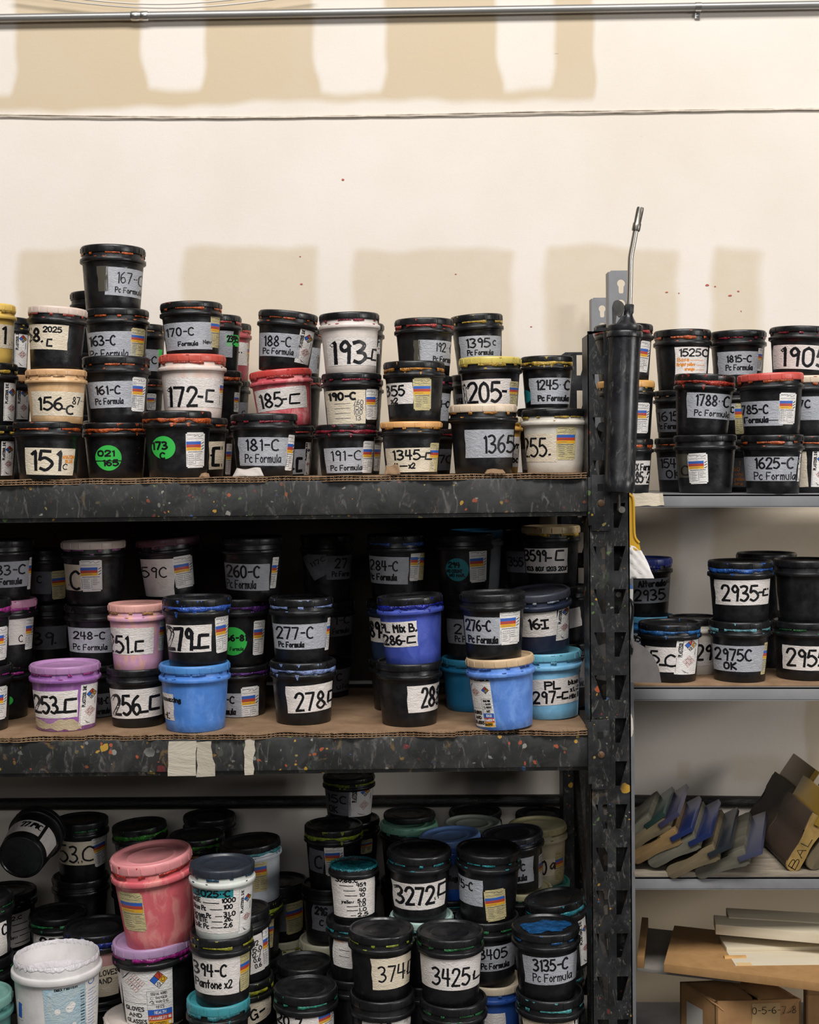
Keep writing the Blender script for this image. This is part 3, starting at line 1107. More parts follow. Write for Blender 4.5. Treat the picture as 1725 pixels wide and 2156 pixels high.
def ink_ring(seed, thick, gap=0.0):
    """ragged bead of ink squeezed out between flange and lid, with drips over the flange."""
    R = random.Random(seed)
    n = 110
    ph = [R.uniform(0, 6.28) for _ in range(6)]
    vs, fs = [], []
    for i in range(n):
        a = 2 * math.pi * i / n
        w = .5 + .5 * math.sin(2 * a + ph[0]) * .5 + .28 * math.sin(5 * a + ph[1]) + .2 * math.sin(11 * a + ph[2]) + R.uniform(-.12, .12)
        w = max(0.05, min(1.0, w)) * thick
        top = 1.79 + .012 * math.sin(7 * a + ph[3])
        bot = max(1.615, 1.775 - .15 * (.35 + w))
        r1 = .962 + .02 * w
        for r, z in ((.93, top), (r1, top - .015), (r1 + .012 * w, (top + bot) / 2), (r1, bot + .01), (.93, bot)):
            vs.append((r * math.cos(a), r * math.sin(a), z))
    for i in range(n):
        if .5 + .5 * math.sin(3 * 2 * math.pi * i / n + ph[4]) * math.sin(7 * 2 * math.pi * i / n + ph[5]) < gap:
            continue
        for k in range(4):
            a, b = 5 * i + k, 5 * ((i + 1) % n) + k
            fs.append((a, b, b + 1, a + 1))
    for _ in range(int(3 + 14 * thick)):
        a = R.uniform(0, 6.28)
        ha, L = R.uniform(.015, .07), R.uniform(.02, .16) * thick
        up = R.random() < .35
        zt = 1.98 if up else 1.63
        r = .981 if up else 1.004
        b = len(vs)
        m = 7
        for j in range(m):
            t = j / (m - 1) * 2 - 1
            z0 = zt - (.02 if up else 0)
            zz = z0 - (L * (1 - t * t) ** .5 * R.uniform(.7, 1.1) + .006) * (1 if not up else .9)
            aa = a + ha * t
            vs += [((r - .012) * math.cos(aa), (r - .012) * math.sin(aa), z0 + .006), (r * math.cos(aa), r * math.sin(aa), (z0 + zz) / 2), ((r - .006) * math.cos(aa), (r - .006) * math.sin(aa), zz)]
        for j in range(m - 1):
            p = b + 3 * j
            fs += [(p, p + 3, p + 4, p + 1), (p + 1, p + 4, p + 5, p + 2)]
    return raw_mesh('ink_residue', vs, fs, smooth=True)


ME_INK = [ink_ring(11, .2, .62), ink_ring(12, .25, .52), ink_ring(13, .4, .42), ink_ring(14, .6, .2), ink_ring(15, .85), ink_ring(16, 1.0)]

CROP = {'A': (0, 490, 3.45), 'B': (420, 600, 3.45), 'C': (780, 600, 3.45), 'D': (1220, 420, 3.368), 'E': (0, 1080, 3.594), 'F': (400, 1080, 3.594),
        'G': (760, 1080, 3.45), 'H': (1220, 1020, 3.416), 'I': (0, 1620, 3.92), 'J': (380, 1620, 3.92), 'K': (640, 1620, 4.022), 'M': (900, 1620, 4.022), 'P': (0, 0, 1)}
LTYPE = {'g': T_GREY, 'w': T_WHITE, 'c': T_CREAM, 'd': T_DARK, 'G': T_GREEN, 'T': T_TEAL, 'N': T_NEON, 'H': S_WHITE, 'h': S_DIRTY, 'P': S_WHITE, 'k': T_CLEAR, 'Q': S_WHITE, 'L': S_WHITE, 's': tape('dried_scum', 'b9a98c', .8, '8f7a5e')}
LNAME = {'g': 'tape_label', 'w': 'tape_label', 'c': 'tape_label', 'd': 'tape_label', 'G': 'round_sticker', 'T': 'round_sticker', 'N': 'tape_label', 'H': 'hazard_sticker', 'h': 'hazard_sticker', 'P': 'ink_sticker', 'k': 'clear_tape', 'Q': 'ink_sticker', 'L': 'product_label', 's': 'ink_crust'}

STACKS = []


class Tub:
    def __init__(s, cx, w, y, body, lid, ink, desc, labels=(), tilt=0.0, amt=.3, kind='', lean=0.0, sz=1.0):
        s.cx, s.w, s.y, s.body, s.lid, s.ink, s.desc, s.labels, s.tilt, s.amt, s.kind, s.lean, s.sz = cx, w, y, body, lid, ink, desc, labels, tilt, amt, kind, lean, sz


T = Tub


def stack(base, d, tubs, fix=False, dmax=None):
    STACKS.append(dict(base=base, d=d, tubs=tubs, fix=fix, dmax=dmax))


def PC(num, x0=.2, x1=.86, fy=.5, fh=.36, th=2.8, y2=.1, x2=None, h2=.26):
    return [(num, x0, x1, fy, fh, th), ('Pc Formula', x0 - .02, (x2 or x1 + .02), y2, h2, 2.2)]


def base_z(base, x):
    return {'U': ZS1, 'M': ZS2, 'B': ZS3}.get(base) or (zr(0, x) if base == 'R1' else zr(1, x) + .004)


def base_rng(base):
    if base in 'UMB':
        return 0.0, RY + .05
    return GY0, GY1 + .02


def solve_stack(s):
    """world sizes of a stack's tubs from their pixel measures at depth d."""
    d = s['d']
    ref = at(s['tubs'][0].cx, 1000, d)
    z = base_z(s['base'], ref.x)
    for t in s['tubs']:
        dist = d + D
        t.R = t.w * dist / F / 2
        t.d = d
        top = at(t.cx, t.y, d - t.R * .93)
        c = at(t.cx, t.y, d)
        t.z0 = z
        t.H = (top.z - z) / math.cos(math.radians(t.tilt))
        t.x = c.x - t.H * math.sin(math.radians(t.tilt))
        t.xt = c.x
        t.zt = top.z
        z = top.z - (.035 * t.H if t.kind != 'open' else 0)


def relax(iters=400):
    for s in STACKS:
        solve_stack(s)
    for it in range(iters):
        moved = 0.0
        for i, a in enumerate(STACKS):
            for b in STACKS[i + 1:]:
                if a['base'] != b['base'] or (a['fix'] and b['fix']):
                    continue
                pen = 0.0
                for t in a['tubs']:
                    for u in b['tubs']:
                        if min(t.zt, u.zt) - max(t.z0, u.z0) < .004:
                            continue
                        # compare axis positions at the top and the bottom of the shared height
                        dxb, dxt = t.x - u.x, t.xt - u.xt
                        dx = min(abs(dxb), abs(dxt)) if dxb * dxt > 0 else 0.0
                        dy = a['d'] - b['d']
                        need = (t.R + u.R) * .992 + .001
                        if dx < need:
                            g = math.sqrt(max(0, need * need - dx * dx)) - abs(dy)
                            pen = max(pen, g)
                if pen > 1e-4:
                    back, front = (a, b) if a['d'] >= b['d'] else (b, a)
                    st = min(pen, .02) * .5
                    if back['fix']:
                        front['d'] -= st
                    elif front['fix']:
                        back['d'] += st
                    else:
                        back['d'] += st * .5
                        front['d'] -= st * .5
                    moved += st
                    for s in (back, front):
                        lo, hi = base_rng(s['base'])
                        R = max(t.R for t in s['tubs'])
                        s['d'] = max(lo + R * .83 - .006, min((s['dmax'] or hi) - R, s['d']))
                        solve_stack(s)
        if moved < 1e-4:
            break


def overlaps():
    out = []
    for i, a in enumerate(STACKS):
        for b in STACKS[i + 1:]:
            if a['base'] != b['base']:
                continue
            for t in a['tubs']:
                for u in b['tubs']:
                    if min(t.zt, u.zt) - max(t.z0, u.z0) < .004:
                        continue
                    g = (t.R + u.R) - math.hypot((t.x + t.xt - u.x - u.xt) / 2, a['d'] - b['d'])
                    if g > .004:
                        out.append((round(g * 1000), t.desc[:40], u.desc[:40]))
    return sorted(out, reverse=True)


def place_label(root, t, spec, Wm):
    crop, typ, x0, y0, x1, y1, rot = spec[:7]
    texts = spec[7] if len(spec) > 7 else []
    ox, oy, sc = CROP[crop]
    x0, x1, y0, y1 = ox + x0 / sc, ox + x1 / sc, oy + y0 / sc, oy + y1 / sc
    w, h = x1 - x0, y1 - y0
    dc = Decal()
    if typ in 'GT':
        dc.disc(0, 0, w / 2, 0, 1.0)
    elif typ in 'Hh':
        dc.hmis(-w / 2, -h / 2, w / 2, h / 2, typ == 'h')
    elif typ == 'P':
        dc.plastisol(-w / 2, -h / 2, w / 2, h / 2)
    elif typ == 'Q':
        big_sticker(dc, w, h)
    elif typ == 'L':
        product_label(dc, w, h)
    else:
        dc.grid(-w / 2, -h / 2, w / 2, h / 2, 0, 1.0, ny=4, jag=1.3)
    if typ == 's':               # ragged dried crust
        dc.v = [(x, y * (.62 + .2 * math.sin(x * .083) + .12 * math.sin(x * .21 + 1.3) + RNG.uniform(-.06, .06)) + 2.5 * math.sin(x * .09), h) for x, y, h in dc.v]
    for tx in texts:
        mi = tx[6] if len(tx) > 6 else iI
        if tx[0] == '#':            # marker patch
            dc.grid(-w / 2 + w * tx[1], -h / 2 + h * tx[3], -w / 2 + w * tx[2], -h / 2 + h * (tx[3] + tx[4]), mi, 1.4, ny=2)
            continue
        dc.text(tx[0], -w / 2 + w * tx[1], -w / 2 + w * tx[2], -h / 2 + h * tx[3], h * tx[4], tx[5], mi)
    # ---- map (px offsets) to the tub: undo the tub's own lean, then x -> angle round the tub, y -> height
    px, py = (x0 + x1) / 2, (y0 + y1) / 2
    base = Vector((t.x, t.d, t.z0))
    b0 = proj(base)
    top0 = proj(base + Vector((0, 0, .1)))
    th = math.atan2(top0[0] - b0[0], b0[1] - top0[1]) + math.radians(t.tilt)      # lean of the tub's axis in the picture, cw positive
    vx, vy = px - b0[0], py - b0[1]
    ux, uy = vx * math.cos(th) + vy * math.sin(th), -vx * math.sin(th) + vy * math.cos(th)
    dist = (base - CAM).dot(_f)
    ppm = F / dist
    to = CAM - base
    phi = math.atan2(to.x, -to.y)                      # bearing of the camera seen from the tub
    elev = math.atan2(CAM.z - (t.z0 + t.H * .5), math.hypot(to.x, to.y))
    rl = math.radians(rot) - math.radians(t.tilt) - 0.0
    # height of the label centre on the axis
    zn = 1.0
    for _ in range(4):
        r = rr(zn) * t.R
        u = max(-.96, min(.96, ux / (r * ppm)))
        dep = dist - r * math.sqrt(1 - u * u) * math.cos(elev)
        hgt = -uy * dep / F / math.cos(elev) + r * math.sqrt(1 - u * u) * math.tan(elev)
        zn = max(.05, min(1.95, hgt / t.H * 2.0))
    rpx = rr(zn) * t.R * F / (dist - rr(zn) * t.R * .6)
    zk = 2.0 / t.H * (dist - t.R * .7) / F / math.cos(elev)
    out = []
    ca, sa = math.cos(rl), math.sin(rl)
    for dx, dy, hh in dc.v:
        qx, qy = dx * ca + dy * sa, -dx * sa + dy * ca
        u = (ux + qx) / rpx
        if abs(u) < .95:
            ang = math.asin(u)
        else:
            ang = math.copysign(math.asin(.95) + (abs(u) - .95) * 1.15, u)
        z = min(1.64 if t.kind == 'open' else 1.452, max(.03, zn + qy * zk))
        rad = rr(z) + .0035 + .0028 * hh
        a = ang + phi
        out.append((rad * math.sin(a), -rad * math.cos(a), z))
    me = raw_mesh(LNAME[typ], out, dc.f, dc.m)
    mats = [LTYPE[typ]] + LM[1:]
    used = sorted(set(dc.m))
    remap = {k: i for i, k in enumerate(used)}
    me.polygons.foreach_set('material_index', [remap[k] for k in dc.m])
    me.polygons.foreach_set('use_smooth', [True] * len(me.polygons))
    return link(LNAME[typ], me, root, [mats[k] for k in used])


def big_sticker(dc, w, h):
    X = lambda f: (f - .5) * w
    Y = lambda f: (.5 - f) * h
    dc.grid(X(0), Y(1), X(1), Y(0), 0, 1.0, ny=6)
    dc.text('PRODUCT IDENTIFIER', X(.03), X(.33), Y(.11), h * .03, .7, iP, 1.6)
    dc.text('PLASTISOL INK', X(.34), X(.97), Y(.115), h * .065, 2.2, iI, 1.8)
    dc.line([(X(.02), Y(.14)), (X(.98), Y(.14))], .6, iP, 1.6)
    dc.diamond(X(.73), Y(.29), w * .17)
    dc.picto(X(.27), Y(.33), w * .2)
    for i in range(3):
        dc.line([(X(.03 + .03 * i), Y(.3 - .02 * i)), (X(.14 + .03 * i), Y(.2 - .02 * i))], .8, iI, 1.6)
    for y in (.46, .66):
        dc.line([(X(.48), Y(y)), (X(.97), Y(y))], .6, iP, 1.6)
    dc.line([(X(.48), Y(.46)), (X(.48), Y(.98))], .6, iP, 1.6)
    dc.text('SIGNAL WORD', X(.56), X(.88), Y(.515), h * .035, 1.0, iI, 1.6)
    dc.text('DANGER', X(.66), X(.88), Y(.575), h * .035, 1.0, iI, 1.6)
    dc.text('WARNING', X(.66), X(.9), Y(.635), h * .035, 1.0, iI, 1.6)
    dc.line([(X(.53), Y(.62)), (X(.58), Y(.595)), (X(.62), Y(.645)), (X(.57), Y(.64))], 1.6, iI, 1.6)
    dc.line([(X(.55), Y(.575)), (X(.6), Y(.575)), (X(.6), Y(.545)), (X(.55), Y(.545)), (X(.55), Y(.575))], .7, iP, 1.6)
    dc.text('HMIS', X(.66), X(.82), Y(.715), h * .04, 1.0, iI, 1.6)
    for k, (mi, s, a, b) in enumerate(((iB, 'HEALTH', .62, .85), (iR, 'FLAMMABILITY', .5, .87), (iY, 'REACTIVITY', .51, .85))):
        y = .735 + k * .085
        dc.grid(X(.48), Y(y + .085), X(.98), Y(y), mi, 1.6, ny=1)
        dc.text(s, X(a), X(b), Y(y + .065), h * .042, 1.1, iI if k == 2 else iW, 2.0)
        if k:
            dc.grid(X(.9), Y(y + .06), X(.96), Y(y + .02), iW, 2.0, ny=1)
    dc.line([(X(.02), Y(.64)), (X(.45), Y(.64))], .6, iP, 1.6)
    for i, s in enumerate(('GLOVES', 'AND', 'GLASSES')):
        dc.text(s, X(.04 + .05 * (i == 1)), X((.4, .34, .44)[i]), Y(.755 + i * .095), h * .055, 2.0, iI, 1.8)


def product_label(dc, w, h):
    X = lambda f: (f - .5) * w
    Y = lambda f: (.5 - f) * h
    dc.grid(X(0), Y(1), X(1), Y(0), iL, 1.0, ny=6)
    dc.text('Black Plastisol', X(.2), X(.6), Y(.13), h * .05, 1.3, iI, 1.6)
    for k in range(16):
        y = .2 + .045 * k
        dc.line([(X(.66), Y(y)), (X(.72), Y(y))], RNG.choice((.8, 1.4, 2)), iI, 1.6)
    dc.grid(X(.75), Y(1), X(1), Y(0), iW, 1.4, ny=4)
    dc.grid(X(.75), Y(.98), X(1), Y(.94), iB, 1.8, ny=1)
    dc.line([(X(.85 + .05 * math.cos(a)), Y(.12 + .045 * math.sin(a))) for a in [i * .45 for i in range(15)]], 1.6, iB, 1.8)
    for k in range(14):
        y = .25 + .045 * k
        dc.line([(X(.79), Y(y)), (X(RNG.uniform(.88, .97)), Y(y))], .9, iB, 1.8)
    for k in range(5):
        dc.disc(X(RNG.uniform(.1, .6)), Y(RNG.uniform(.3, .9)), RNG.uniform(3, 9), iW, 1.3, 12, 1)


_TUBN = [0]


def build_tub(t, group):
    lab = t.desc
    root = empty('ink_tub', (t.x, t.d, t.z0), lab, 'tub', group)
    R = t.R
    tl = math.radians(t.tilt)
    lift = .8 * R * abs(math.sin(tl)) * .45
    root.location.z += lift
    root.rotation_euler = (math.radians(t.lean), tl, 0)
    root.scale = (R, R, t.H / 2 * (1 - lift / t.H))
    _TUBN[0] += 1
    k = _TUBN[0]
    rough = .33
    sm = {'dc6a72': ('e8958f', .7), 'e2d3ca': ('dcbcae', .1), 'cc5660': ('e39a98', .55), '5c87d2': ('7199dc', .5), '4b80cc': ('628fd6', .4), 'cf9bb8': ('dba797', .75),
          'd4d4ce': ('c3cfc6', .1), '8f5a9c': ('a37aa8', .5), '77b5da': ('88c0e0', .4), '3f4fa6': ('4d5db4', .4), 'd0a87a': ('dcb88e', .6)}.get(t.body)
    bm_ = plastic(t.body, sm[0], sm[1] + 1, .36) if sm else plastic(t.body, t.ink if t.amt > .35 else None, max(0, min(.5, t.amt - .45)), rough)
    opened = t.kind == 'open'
    b = link('body', ME_OPEN if opened else ME_BODY, root, [bm_])
    b.rotation_euler.z = RNG.uniform(0, 6.28)
    if not opened:
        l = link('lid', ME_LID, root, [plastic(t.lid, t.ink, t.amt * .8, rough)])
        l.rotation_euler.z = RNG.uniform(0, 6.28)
        if t.lid != t.body:
            l['label'] = 'lid of another colour than the tub'
    if t.ink and not opened:
        vi = 0 if t.amt < .28 else 1 if t.amt < .42 else 2 if t.amt < .58 else 3 if t.amt < .78 else RNG.choice((4, 5))
        r = link('ink_residue', ME_INK[vi], root, [inkmat(t.ink)])
        r.rotation_euler.z = RNG.uniform(0, 6.28)
    if opened and t.ink:
        vs = [(0, 0, 1.7)]
        n = 48
        rad = .86 if t.body == BLACK else .855
        lv = 1.78 if t.body == BLACK else 1.55
        vs = [(0, 0, lv + .03)]
        for j in range(1, 7):
            for i in range(n):
                a = 2 * math.pi * i / n
                q = rad * j / 6 * (1.03 if j == 6 else 1)
                vs.append((q * math.cos(a), q * math.sin(a), lv + (.06 * math.sin(3 * a + j) * math.sin(j * 1.3) + RNG.uniform(-.02, .02)) * (1 if j < 6 else .3) + (.09 if j == 6 else 0)))
        fs = [(0, 1 + i, 1 + (i + 1) % n) for i in range(n)]
        for j in range(5):
            for i in range(n):
                p = 1 + j * n
                fs.append((p + i, p + n + i, p + n + (i + 1) % n, p + (i + 1) % n))
        link('ink_fill', raw_mesh('ink_fill', vs, fs, smooth=True), root, [inkmat(t.ink)])
        # ragged dried ink along the rim
        vs, fs = [], []
        for i in range(90):
            a = 2 * math.pi * i / 90
            q = RNG.uniform(-.012, .02)
            for r_, z in ((.895, 1.93 - q), (.90, 2.004 + q * .6), (.93, 2.008 + q * .6), (.945, 1.95 - q * 2)):
                vs.append((r_ * math.cos(a), r_ * math.sin(a), z))
        for i in range(90):
            for j in range(3):
                p, q = 4 * i + j, 4 * ((i + 1) % 90) + j
                fs.append((p, q, q + 1, p + 1))
        link('ink_residue', raw_mesh('ink_residue', vs, fs, smooth=True), root, [inkmat(t.ink)])
    if t.kind == 'pool':          # ink lying in the hollow of the lid
        vs = [(0, 0, 1.934)]
        n = 40
        for i in range(n):
            a = 2 * math.pi * i / n
            q = .60 + .14 * math.sin(2 * a + 1) + .08 * math.sin(5 * a) + RNG.uniform(-.04, .04)
            vs.append((q * math.cos(a), q * math.sin(a), 1.934))
        link('ink_pool', raw_mesh('ink_pool', vs, [(0, 1 + i, 1 + (i + 1) % n) for i in range(n)], smooth=True), root, [inkmat(t.ink)])
    for spec in t.labels:
        place_label(root, t, spec, None)
    return root

# ------------------------------------------------------------------ the tubs, stack by stack (bottom first); sizes read off the photograph
K = BLACK
WHT, CRM, PCH, RED, ORG, YEL = 'dcd6ce', 'd9c8ae', 'd9a878', 'd0524a', 'd2622c', 'd9b34a'
LBL, TEAL, BLU, ROY, GRN, LIME = '7fb6d6', '2c97a0', '4f86cf', '26409c', '2f7a45', 'a9bb3a'
MAG, PUR, CRIM, AMB, LILAC = 'b23a92', '6a3590', '9a2238', 'cf8a35', '8fa3d8'
U = 'tubs on the upper rack shelf'
# ---- upper rack shelf
stack('U', .08, [
    T(-30, 134, 895, K, K, YEL, 'black tub with yellow smears, lowest of the leftmost stack cut by the frame', [('A', 'P', 2, 1510, 88, 1760, 0)], amt=.6),
    T(-32, 136, 762, K, K, YEL, 'black tub with yellow smeared rim right under the cut off yellow tub', [('A', 'P', 20, 1085, 112, 1362, 0)], amt=.7),
    T(-31, 126, 636, 'd8b45c', 'd8b45c', 'c9a23e', 'yellow tub cut off by the left edge, atop the leftmost stack', [('A', 'c', -60, 660, 100, 830, 0, [('1.', .42, .85, .2, .7, 5)])], amt=.5)])
stack('U', .21, [
    T(10, 118, 905, K, K, None, 'black tub low in the gap between the leftmost stack and the 151 tub', []),
    T(8, 118, 788, K, PCH, ORG, 'black tub with peach lid peeking out left of the tan 156 tub', [('A', 'P', 116, 1100, 200, 1350, 0)]),
    T(6, 112, 666, K, K, YEL, 'small black tub with ink sticker behind the cut off yellow tub', [('A', 'P', 100, 700, 192, 970, 0)])])
stack('U', .08, [
    T(99, 142, 887, K, K, ORG, 'black orange-rimmed tub marked 151, on the cardboard at left', [('A', 'c', 192, 1560, 530, 1755, 2, [('151', .12, .72, .18, .7, 6.5), ('C', .78, .86, .22, .2, 2), ('AMAZON', .76, .99, .62, .13, 1.6, iO), ('BLUE', .82, .97, .47, .1, 1.6, iO)])], amt=.55),
    T(118, 128, 776, 'd0a87a', 'cfa275', PCH, 'tan tub marked 156-C between two black tubs', [('A', 'c', 240, 1150, 602, 1325, 1.5, [('156', .12, .58, .24, .5, 4.5), ('-', .58, .64, .14, .3, 3), ('C', .67, .79, .08, .36, 4), ('87-', .78, .98, .5, .3, 2)])], amt=.4),
    T(122, 124, 643, K, 'd6c2b4', RED, 'leaning black tub with cream lid marked 58-C 2025', [('A', 'c', 200, 665, 490, 845, 3, [('58', .0, .32, .32, .5, 5), ('.', .34, .4, .3, .2, 4), ('[', .5, .62, .13, .27, 4), ('2025', .42, .84, .7, .2, 3)])], tilt=3.5, amt=.4)])
stack('U', .08, [
    T(242, 135, 889, K, K, ORG, 'black tub with green round sticker reading 021 over 165', [('A', 'G', 698, 1540, 882, 1725, 0, [('021', .12, .72, .58, .2, 3.6), ('_', -.02, .98, .32, .3, 2), ('165', .28, .86, .2, .22, 3.6)])], amt=.95),
    T(244, 143, 748, K, K, ORG, 'black tub marked 161-C just above the green 021/165 tub', [('A', 'g', 650, 1075, 985, 1265, -1.5, PC('161-C', .16, .66, .52, .3, 3.4, .14, .72, .22)), ('A', 'H', 955, 1045, 1050, 1292, 1)], amt=.3)])
stack('U', .22, [
    T(243, 136, 884, K, K, None, 'black tub hidden behind the green 021/165 tub', []),
    T(244, 136, 772, K, K, ORG, 'black tub hidden behind the 161-C tub', []),
    T(245, 137, 647, K, K, ORG, 'black tub marked 163-C under the tallest tub', [('A', 'g', 655, 715, 985, 910, -1, PC('163-C', .02, .55, .5, .34, 3.4, .05, .82, .28)), ('A', 'h', 948, 690, 1045, 890, 1)], amt=.35),
    T(238, 136, 513, K, K, ORG, 'black tub marked 167-C standing highest of all against the wall', [('A', 'k', 715, 245, 790, 425, 0), ('A', 'g', 768, 255, 1045, 455, 3, [('167-C', .3, .95, .46, .38, 2.4), ('Pc Formula', .26, .98, .12, .18, 2)])], tilt=1, amt=.3)])
stack('U', .36, [
    T(211, 126, 873, K, K, None, 'black tub hidden behind the 021/165 and 151 tubs', []),
    T(211, 126, 742, K, K, None, 'black tub hidden behind the 161-C and 58-C tubs', []),
    T(209, 122, 611, K, K, None, 'black lid peeking out left of the topmost 167-C tub', [])])
stack('U', .38, [
    T(290, 108, 900, K, K, None, 'black tub in shade behind the green 021/165 and 173-C tubs', []),
    T(291, 108, 797, K, K, ORG, 'black tub with a hazard sticker in the gap right of 161-C', [('A', 'H', 1065, 1165, 1130, 1285, 0)], amt=.4),
    T(294, 110, 681, K, K, PCH, 'black tub with green taped label in the gap right of 163-C', [('A', 'g', 1058, 845, 1150, 1000, 0, [('-C', .1, .8, .35, .32, 2.5)]), ('A', 'N', 1142, 845, 1172, 940, 0)], amt=.4)])
stack('U', .08, [
    T(373, 146, 864, K, K, ORG, 'large black tub with green round sticker reading 173 C', [('A', 'G', 1108, 1455, 1275, 1660, 0, [('173', .04, .64, .45, .25, 4), ('C', .34, .52, .12, .2, 3.5)]), ('A', 'H', 1350, 1445, 1482, 1702, -1.5)], amt=.9)])
stack('U', .21, [
    T(411, 138, 879, K, K, ORG, 'black tub with a big bracket C behind the 173 tub', [('A', 'c', 1515, 1512, 1645, 1715, -2, [('-', -.06, .12, .3, .4, 4), ('[', .2, .68, .15, .62, 7)])], amt=.5),
    T(405, 142, 744, 'e2d3ca', 'c8584a', 'c6503c', 'white tub with red lid marked 172-C', [('A', 'w', 1215, 1050, 1640, 1260, 1, [('172', .02, .5, .04, .62, 6), ('-', .52, .6, .1, .5, 5), ('[', .66, .78, .2, .38, 5)]), ('A', 'H', 1592, 1050, 1640, 1270, 0)], amt=.42),
    T(402, 131, 633, K, K, ORG, 'black orange-dripped tub marked 170-C New atop the white 172 tub', [('A', 'g', 1195, 650, 1545, 845, -1.5, [('170-C', .06, .6, .52, .28, 3), ('Formula', .28, .68, .14, .15, 2.4), ('New', .8, .96, .2, .14, 2)]), ('A', 'h', 1528, 600, 1602, 832, -2)], tilt=-1, amt=.5)])
stack('U', .34, [
    T(436, 116, 899, K, K, CRIM, 'black tub with hazard sticker squeezed between 173 C and 181-C tubs', [('B', 'H', 190, 1150, 238, 1375, 0)], amt=.4),
    T(452, 116, 779, K, K, ORG, 'black orange-splashed tub with hazard sticker right of the white 172 tub', [('B', 'H', 250, 778, 288, 920, 0)], amt=.75),
    T(451, 115, 661, K, K, RED, 'black tub with neon green tape marked 2345', [('B', 'g', 140, 330, 240, 520, 0), ('B', 'N', 192, 360, 290, 442, -3, [('2345', .1, .92, .4, .5, 3), ('C', .5, .62, .05, .3, 2.4)])], amt=.7)])
stack('U', .46, [
    T(476, 106, 903, K, K, None, 'black tub deep in shade behind the 181-C tub', []),
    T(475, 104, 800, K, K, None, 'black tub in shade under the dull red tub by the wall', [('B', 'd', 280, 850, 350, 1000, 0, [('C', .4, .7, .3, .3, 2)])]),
    T(477, 105, 679, 'a34a4e', K, RED, 'dull red tub with black lid behind the 2345 tub', [('B', 'w', 275, 415, 350, 580, 0, [('-', .1, .4, .4, .3, 3)]), ('B', 'h', 345, 430, 375, 570, 0)], amt=.5)])
stack('U', .08, [
    T(556, 143, 870, K, K, CRIM, 'wide black tub marked 181-C with torn card at its foot', [('B', 'g', 288, 1102, 640, 1308, 1, PC('181-C', .15, .8, .54, .38, 3.6, .12, .86, .28)), ('B', 'H', 632, 1085, 685, 1345, 4)], amt=.5)])
stack('U', .2, [
    T(596, 134, 896, K, K, RED, 'black tub with bracket C and ink sticker, behind 181-C right side', [('B', 'g', 660, 1190, 780, 1370, -2, [('.', .1, .2, .2, .3, 4), ('[', .38, .66, .12, .5, 6)]), ('B', 'P', 764, 1140, 802, 1380, 0)], amt=.45),
    T(590, 133, 777, 'cc5660', 'c94540', 'c13a32', 'red tub marked 185-C leaning left beneath a black tub', [('B', 'w', 415, 745, 775, 905, -6, [('185', .06, .5, .16, .62, 4.5), ('-', .52, .6, .3, .3, 4), ('[', .66, .86, .22, .4, 4)])], tilt=-4.5, amt=.5),
    T(608, 127, 653, K, K, ORG, 'leaning black tub marked 188-C atop the red 185 tub', [('B', 'g', 432, 350, 735, 520, 5, PC('188-C', .14, .76, .44, .42, 3, .1, .84, .24)), ('B', 'P', 712, 325, 818, 575, 10)], tilt=6, amt=.4)])
stack('U', .42, [
    T(622, 112, 902, K, K, RED, 'black tub in shade behind the 185-C and 191-C tubs', [], amt=.4),
    T(622, 112, 792, K, K, RED, 'black red-rimmed tub in the gap between red 185 and 190-C', [], amt=.6),
    T(624, 112, 690, K, K, RED, 'black red-rimmed tub with grey label between 188-C and white 193', [('B', 'g', 795, 455, 892, 640, 0, [('1', .62, .72, .2, .5, 5)])], amt=.6)])
stack('U', .085, [
    T(729, 131, 893, K, K, CRIM, 'black crimson-rimmed tub marked 191-C at the bottom of its stack', [('B', 'g', 915, 1180, 1190, 1360, -1, PC('191-C', .16, .92, .5, .38, 2.8, .1, .96, .2)), ('B', 'H', 1185, 1132, 1265, 1362, 1)], amt=.85),
    T(740, 128, 784, K, K, CRIM, 'black tub with a formula list headed 190-C', [('B', 'c', 920, 762, 1205, 1005, -1, [('190-C', .1, .74, .72, .2, 4.5), ('~', .22, .62, .5, .2, 1, iP), ('760', .7, .94, .56, .14, 1.6, iP), ('~', .22, .62, .36, .2, 1, iP), ('158', .7, .94, .42, .14, 1.6, iP), ('~', .22, .62, .22, .2, 1, iP), ('100', .7, .92, .27, .14, 1.6, iP), ('~', .22, .62, .07, .2, 1, iP), ('13', .74, .88, .1, .14, 1.6, iP)]), ('B', 'H', 1210, 755, 1295, 975, -2)], amt=.55),
    T(735, 129, 656, 'd9cec6', K, 'b0304a', 'white tub with black lid marked 193-C atop its stack', [('B', 'w', 930, 380, 1295, 580, -.5, [('193', .08, .75, .1, .75, 7.5), ('-', .78, .86, .12, .3, 4), ('[', .88, .99, .22, .38, 4)])], tilt=-1, amt=.35)])
stack('U', .33, [
    T(752, 112, 907, K, K, CRIM, 'black tub with shaded hazard sticker between 191-C and 1345-C', [('B', 'H', 1268, 1140, 1330, 1350, 0)], amt=.5),
    T(752, 112, 797, K, K, None, 'black tub in shade behind the 190-C tub', []),
    T(753, 113, 678, K, K, None, 'black tub peeking out right of the white 193 tub', [('B', 'P', 1288, 385, 1312, 500, 0)])])
